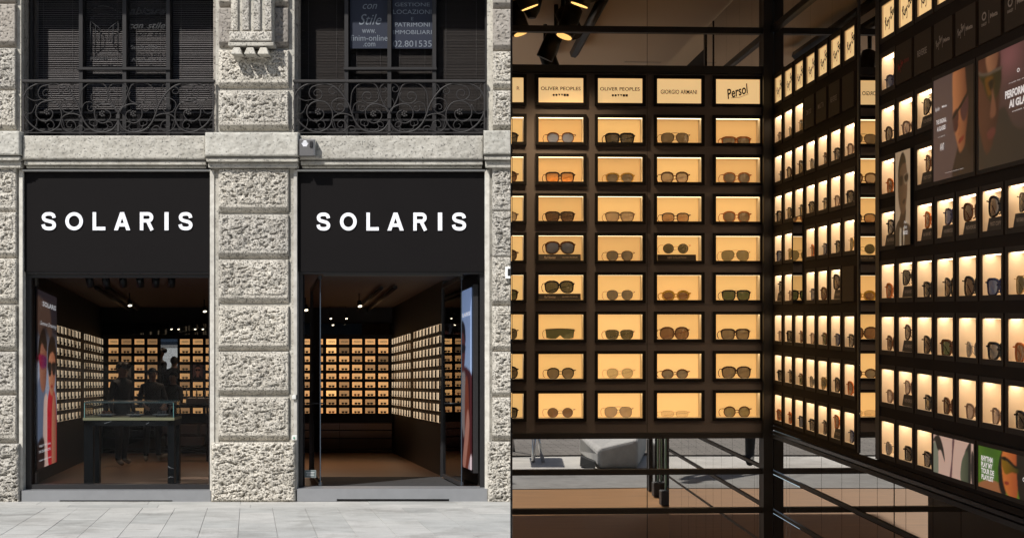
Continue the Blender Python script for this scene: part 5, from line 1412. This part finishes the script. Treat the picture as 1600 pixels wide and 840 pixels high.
wall_poster(va0, va1, zA0, zA1, bgA, [
    ([(.5, .0), (.6, .25), (.72, .35), (1, .4), (1, 0)], (45, 36, 32), 4, True),
    ([(.52, 1.02), (.50, .7), (.52, .5), (.6, .32), (.68, .22), (.8, .3), (.86, .5), (.86, .8), (.84, 1.02)], (190, 122, 78), 5, True, (96, 52, 36)),
    ([(.8, 1.05), (.86, .6), (.8, .3), (1, .2), (1.1, 1.05)], (35, 25, 22), 5, True),
    ([(.5, .60), (.62, .63), (.64, .5), (.58, .42), (.51, .46)], (70, 38, 38), 2, True), ([(.68, .66), (.84, .74), (.86, .60), (.78, .50), (.70, .54)], (75, 42, 44), 2, True),
    ([(.5, .58), (.62, .64), (.70, .68), (.88, .78), (.88, .74), (.7, .64), (.62, .60), (.5, .55)], (25, 15, 14), 1, True),
    ([(.62, .52), (.66, .42), (.62, .40), (.66, .38), (.68, .50)], (150, 84, 52), 2, True),
    ([(.64, .335), (.74, .37), (.76, .34), (.66, .30)], (125, 45, 35), 1, True)],
    'portrait poster of a woman in dark sunglasses with text on mauve ground', .36,
    [('Ray-Ban', .12, .70, .11, .05, dict(shear=.4)), ('Meta', .30, .71, .12, .022, dict(bold=.02)), ('THE ORIGINAL', .22, .575, .26, .045, dict(bold=.03)), ('AI GLASSES', .22, .505, .22, .045, dict(bold=.03)), ('now with AI', .22, .425, .18, .012, {}), ('AVANT', .24, .32, .10, .07, dict(bold=.02)), ('terms and conditions apply', .55, .055, .45, .010, {})])
vb0, vb1 = V2[5] - .004, V2[7] + w2_ + .004
def bgB(X, Y):
    a = np.array(lin((82, 60, 56))); b = np.array(lin((132, 86, 86))); c = np.array(lin((62, 52, 48)))
    g1 = np.exp(-((X - .42) ** 2 + (Y - .92) ** 2) / .03)[..., None]; t = np.clip((.5 - Y) * 3, 0, 1)[..., None]
    return (a * (1 - g1) + b * g1) * (1 - t) + c * t
wall_poster(vb0, vb1, zA0, zA1, bgB, [
    ([(0, .0), (0, .45), (.1, .35), (.22, .42), (.36, .5), (.5, .3), (.8, .2), (1, 0)], (52, 46, 40), 4, True),
    ([(.0, 1.02), (.0, .5), (.05, .28), (.12, .14), (.20, .2), (.27, .4), (.30, .6), (.29, 1.02)], (92, 56, 40), 6, True, (60, 36, 30)),
    ([(.12, 1.02), (.14, .86), (.22, .84), (.27, .9), (.28, 1.02)], (165, 115, 82), 6, True, (110, 70, 52)),
    ([(.0, .88), (.1, .84), (.24, .84), (.32, .84), (.31, .68), (.22, .58), (.14, .62), (.06, .78)], (56, 49, 22), 3, True, (46, 40, 24)),
    ([(.1, .8), (.2, .8), (.22, .7), (.15, .64)], (104, 66, 20), 6, True), ([(.14, .76), (.22, .77), (.2, .66)], (35, 28, 18), 3, True),
    ([(.0, .9), (.1, .855), (.32, .855), (.32, .835), (.1, .83), (.0, .87)], (92, 80, 68), 1, True),
    ([(.2, .7), (.25, .5), (.22, .44), (.17, .46), (.19, .6)], (118, 76, 56), 4, True), ([(.14, .33), (.22, .35), (.24, .30), (.18, .25), (.13, .28)], (98, 50, 46), 3, True)],
    'portrait poster of a man in mirrored yellow visor glasses, largest on the side wall', .36,
    [('O', .55, .765, .035, .035, dict(bold=.03)), ('Meta', .66, .762, .07, .016, {}), ('PERFORMANCE', .58, .59, .40, .07, dict(bold=.05)), ('AI GLASSES', .60, .50, .34, .07, dict(bold=.05)), ('made by athletes', .58, .68, .30, .013, {}), ('available in store', .6, .43, .26, .012, {})], nx=80)
wall_poster(V2[1] - .004, V2[1] + w2_ + .004, zr[4] - .008, zr[3] + H2 + .010, (205, 180, 150), [
    ([(.0, .0), (.05, .2), (.3, .28), (.7, .24), (1, .18), (1, 0)], (70, 58, 48), 1, True), ([(.3, 0), (.34, .26), (.5, .3), (.6, .24), (.58, 0)], (205, 190, 165), 1, True), ([(.42, 0), (.44, .22), (.5, .24), (.54, .0)], (25, 20, 18), 1, True),
    ([(.30, .30), (.3, .2), (.6, .2), (.72, .35), (.6, .45)], (60, 44, 34), 1, True),
    ([(.2, .66), (.22, .5), (.36, .36), (.55, .33), (.72, .42), (.80, .58), (.78, .78), (.6, .92), (.35, .90), (.22, .8)], (78, 58, 45), 2, True, (120, 90, 68)),
    ([(.2, .72), (.24, .86), (.42, .97), (.6, .96), (.72, .86), (.5, .86), (.3, .78)], (22, 17, 15), 1, True),
    ([(.26, .72), (.5, .73), (.48, .64), (.32, .64)], (40, 30, 26), 1, True), ([(.58, .73), (.86, .75), (.86, .66), (.66, .64)], (160, 140, 118), 1, True), ([(.6, .725), (.84, .74), (.83, .675), (.68, .66)], (45, 34, 28), 1, True),
    ([(.5, .47), (.68, .49), (.62, .44), (.52, .44)], (40, 24, 20), 1, True)],
    'tall black-and-white portrait of a man in suit and tie with round stamp', .22, [('the', .72, .19, .18, .04, {}), ('BRIDGE', .72, .13, .3, .04, dict(bold=.02)), ('Paul', .72, .24, .2, .03, dict(shear=.4))], nx=36, ny=90, frame=False)
wall_poster(V2[3] - .004, V2[4] + w2_ + .004, zr[8] - .002, zr[8] + H2, (225, 190, 172), [
    ([(.0, .0), (.0, .7), (.06, .8), (.12, .75), (.13, .0)], (135, 140, 120), 1, True), ([(.0, .82), (.05, .95), (.16, .98), (.26, .7), (.30, .35), (.20, .62), (.12, .6), (.06, .8)], (38, 36, 32), 1, True),
    ([(.42, .0), (.47, .5), (.49, 1), (.54, 1), (.5, .5), (.47, .0)], (110, 75, 78), 2, True), ([(.70, .0), (.70, .4), (.78, .7), (.9, .85), (.92, .0)], (105, 112, 88), 1, True, (60, 65, 50)),
    ([(.78, .72), (.9, 1.0), (.93, .9), (.91, .0), (.87, .0), (.86, .75)], (42, 42, 38), 1, True), ([(.95, .0), (.93, .5), (.95, .8), (.985, .7), (.985, 0)], (30, 28, 28), 1, True)],
    'pale close-up poster of sunglasses temples, bottom row of the side wall', .34, nx=80, ny=40)
def bgG(X, Y):
    a = np.array(lin((105, 150, 40))); b = np.array(lin((70, 110, 35))); t = np.clip(np.sin(X * 9) * .5 + .5, 0, 1)[..., None]; return a * (1 - t) + b * t
wall_poster(V2[5] - .004, V2[7] + w2_ + .004, zr[8] - .002, zr[8] + H2, bgG, [
    ([(.0, .0), (.06, .16), (.2, .25), (.33, .2), (.36, 0)], (170, 110, 70), 2, True), ([(.3, .1), (.28, .6), (.32, .95), (.36, 1.02), (.38, 0)], (25, 22, 20), 2, True),
    ([(.35, 1.02), (.33, .6), (.36, .2), (.42, .0), (.52, .0), (.54, .5), (.53, 1.02)], (225, 130, 60), 2, True, (170, 80, 45)),
    ([(.52, 1.02), (.53, .3), (.56, 0), (.63, 0), (.62, 1.02)], (40, 34, 26), 2, True),
    ([(.33, .82), (.4, .84), (.48, .72), (.55, .70), (.54, .58), (.46, .56), (.38, .48), (.34, .6)], (150, 110, 20), 1, True, (40, 48, 20)),
    ([(.33, .86), (.4, .86), (.5, .74), (.56, .73), (.56, .68), (.49, .68), (.4, .78), (.33, .80)], (22, 22, 16), 1, True), ([(.36, .3), (.41, .33), (.42, .27), (.38, .24)], (150, 50, 35), 1, True)],
    'green poster of a man in yellow glasses, bottom row of the side wall', .34,
    [('RHYTHM', .13, .72, .16, .13, dict(bold=.05)), ('PLAY MY', .13, .57, .16, .13, dict(bold=.05)), ('TOUR DE', .14, .42, .18, .13, dict(bold=.05)), ('PLAYLIST', .14, .27, .17, .13, dict(bold=.05)), ('O', .62, .48, .03, .1, dict(bold=.04)), ('Meta', .68, .48, .05, .06, {})], nx=90, ny=40)
e = empty('wall_mirror', 'tall narrow mirror panel over two rows of the inner side wall', 'mirror', C_, rwz)
q = MB(); q.box(V1[2] - .01, V1[2] + w1_ + .01, -.008, .0, zr[5] - .01, zr[4] + H2 + .06); q.build('mirror_board', mirror('tinted_mirror_glass', .5), e)

# ---- shell of the right room
q = MB(); q.box(-2.2, 5.5, .09, 7.3, -.45, 0); tag(q.build('room_floor', WOOD), kind='structure')
q = MB(); q.box(-2.2, 5.5, -1.62, .09, -.05, .006); tag(q.build('entrance_mat', MATM), 'speckled grey entrance mat seen in the mirror panels', 'mat')
CEIL = mat('room_ceiling_paint', (.74, .64, .52), .85)
q = MB(); q.box(-2.2, 6, -1.0, 7.4, 3.2, 3.4); tag(q.build('room_ceiling', CEIL), kind='structure')  # ceiling extended left beyond the room to keep sun off the niches
q = MB(); q.box(0, .0016, 5.25, 6.93, 0, 3.2); tag(q.build('daylight_block_partition', BLACK), kind='structure')  # thin edge-on sheet, added to stop daylight reaching the niche wall
q = MB(); q.box(5.0, 5.1, -.2, 7.4, 0, 3.2); tag(q.build('daylight_block_wall', BROWN), kind='structure')  # unseen wall added to cut daylight coming in past the niche wall

# ---- track lights whose images stand in the upper mirrors
def ceil_virt(px, py, drop):
    d = (3.2 - drop - CZ) * F / (HY - py); return virt(px, d, 3.2 - drop)
LT3 = [('lit round track spotlight cut by the photo seam', 797, 6, 1, (.3, -.1, -.8)), ('lit black track spotlight, highest in the mirror', 897, 12, 1, (-.30, -.10, -.85)), ('unlit black track spotlight hanging under the mirror bar', 869, 50, 0, (-.35, .1, -.8)), ('lit black track spotlight low in the mirror', 852, 78, 1, (.25, -.30, -.85)), ('unlit black track spotlight beside the upper lit one', 880, 18, 0, (.3, -.5, -.8))]
LM = glow('track_lamp', (1, .56, .16), 1.5, (.8, .8, .8))
for lab, px, py, lit, aim in LT3:
    P = ceil_virt(px, py, .16)
    e = spot_thing(P, (aim[0], aim[1] * -1, aim[2]), .045, .15, lab, lit, gm=LM)
    if lit:
        ld = bpy.data.lights.new('spot_light', 'SPOT'); ld.energy = 26; ld.color = (1, .70, .38); ld.spot_size = R(80); ld.spot_blend = .8; ld.shadow_soft_size = .03
        lo = bpy.data.objects.new('spot_light', ld); link(lo, e); d_ = Vector((aim[0], -aim[1], aim[2])).normalized(); lo.location = d_ * .18; lo.rotation_euler = d_.to_track_quat('-Z', 'Y').to_euler()
for k, pts in enumerate((((948, -12), (897, 84)), ((890, -10), (860, 95)))):
    q = MB(); q.tube([ceil_virt(px, py, .05) for px, py in pts], .028, 6)
    tag(q.build('ceiling_track', SPOTM), ['bare black ceiling track ending above the amber niches', 'black ceiling track carrying the spotlights'][k], 'light track')
P = ceil_virt(831, 18, .10); sd = empty('ceiling_speaker', 'dark dome hanging from the ceiling, seen in the upper mirror', 'ceiling speaker', P)
q = MB(); q.tube([(0, 0, .1), (0, 0, .06), (0, 0, .0), (0, 0, -.035)], [.055, .055, .04, .02], 14); q.build('dome', SPOTM, sd)
for k, (px, py) in enumerate(((1004, 98), (1122, 98))):
    P = ceil_virt(px, py, .003); q = MB(); q.box(-.12, .12, -.02, .02, 0, .004)
    o_ = q.build('ceiling_vent', mat('vent_pale', (.55, .5, .42), .6), None, P); tag(o_, f'{["left", "right"][k]} thin pale ceiling slot reflected over the amber niches', 'vent')

# ---- things outside the door, seen in the lower mirrors
CONC = mat('bench_concrete', (.40, .39, .37), .85, var=.25, bump=.3, bscale=12)
bn = empty('concrete_bench', 'grey concrete street bench with notched foot, seen in the lower mirror', 'bench')
def V(px, d, z): return tuple(virt(px, d, z))
q = MB()   # seen corner first: side flank and end face
def prism(mb, base, top, m=0):
    n = len(base); mb.add(base + top, [tuple(range(n))[::-1], tuple(range(n, 2*n))] + [(i, (i+1) % n, n + (i+1) % n, n + i) for i in range(n)], m)
d0 = 15.5
prism(q, [V(934, d0, .001), V(997, d0, .001), V(1010, d0 + 1.8, .001), V(903, d0 + 1.8, .001)], [V(934, d0, .20), V(997, d0, .30), V(1010, d0 + 1.8, .42), V(903, d0 + .9, .27)])
o_ = q.build('bench_block', CONC, bn); bm = bmesh.new(); bm.from_mesh(o_.data); bmesh.ops.recalc_face_normals(bm, faces=bm.faces); bm.to_mesh(o_.data); bm.free(); bevel(o_, .05, 3)
q = MB(); prism(q, [V(906, d0 + .3, .002), V(930, d0 - .012, .002), V(930, d0 + .2, .002), V(908, d0 + .5, .002)], [V(907, d0 + .3, .10), V(930, d0 - .012, .075), V(930, d0 + .2, .07), V(908, d0 + .5, .10)]); q.build('foot_notch_shade', mat('notch_shade_black', (.012, .012, .012), .9), bn)  # black wedge stands in for the shaded hollow of the notch
tb = empty('cafe_chair', 'tubular steel cafe chair legs on the pavement, seen in the lower mirror', 'chair')
for (pa, pb_, d1, d2) in ((833, 836, 16.3, 16.6), (849, 835, 16.2, 16.2), (803, 795, 17.4, 17.4), (790, 797, 16.9, 17.2)):
    q = MB(); q.tube([V(pa, d1, .0), V(pb_, d2, .42)], .02, 8); q.build('leg', STEELB, tb)
q = MB(); prism(q, [V(790, 16.2, .42), V(838, 16.2, .42), V(836, 17.2, .42), V(790, 17.2, .42)], [V(790, 16.2, .46), V(838, 16.2, .46), V(836, 17.2, .46), V(790, 17.2, .46)]); q.build('seat', STEELB, tb)
for k, (px, d) in enumerate(((1028, 13.2), (1040, 12.6))):
    gd = empty('glass_door', f'{["first", "second"][k]} open glass door with teal edge seen in the lower mirror', 'door')
    q = MB(); q.tube([V(px, d, .10), V(px, d, 2.3)], .009, 4); q.build('glass_edge', TEAL, gd)
    q = MB(); P = Vector(V(px, d, 0)); q.box(P.x - .045, P.x + .045, P.y - .05, P.y + .05, .008, .13); bevel(q.build('floor_hinge', BLACK, gd), .006)
    q = MB(); P2 = Vector(V(px - 16, d + 1.2, 0)); P1 = Vector(V(px, d, 0)); t = Vector((.006, 0, 0)); up_ = Vector((0, 0, 2.3))
    q.hexa([P1 - t, P1 + t, P2 + t, P2 - t], [P1 - t + up_, P1 + t + up_, P2 + t + up_, P2 - t + up_]); q.build('glass_leaf', glassmat('clear_door_glass', (.93, .96, .95), 1.3), gd)
for k, (px, d, w_) in enumerate(((1016, 13.6, .035), (1036, 13.5, .03), (1062, 13.6, .03))):
    P = Vector(V(px, d, 0)); q = MB(); q.box(P.x - w_ / 2, P.x + w_ / 2, P.y - .03, P.y + .03, .0065, 2.4)
    tag(q.build('door_post', BLACK), f'{["left", "middle", "right"][k]} black metal door post beside the mirrored glass doors', 'post')
P = V(1046, 14.3, 0); q = MB(); q.box(P[0] - .12, P[0] + .12, P[1] - .3, P[1] + .3, .0065, 1.3)
tag(q.build('sign_totem', mat('totem_brown', (.16, .13, .11), .5)), 'brown rectangular totem by the glass doors, seen in the lower mirror', 'totem')
person('person in dark trousers and shoes standing on the pavement, legs seen in the mirror', (-.21, -1.86, 0), R(180), 1.78, shoes=(.01, .01, .01), top=(.02, .02, .025))

# building across the street (seen only in glass)
ob_ = empty('street_building', 'plain building across the street, mirrored faintly in the shop glass', 'building')
q = MB(); q.box(-60, 34, -32, -25, -.2, 19); q.build('wall', mat('opposite_stucco', (.07, .065, .06), .9, var=.2, bscale=1), ob_)
for i_ in range(8):
    for j_ in range(3):
        q = MB(); q.box(-24 + i_ * 4.6, -22.2 + i_ * 4.6, -25.0, -24.95, 1.2 + j_ * 5, 3.8 + j_ * 5); q.build('window', mat('opposite_window', (.05, .055, .065), .2), ob_)
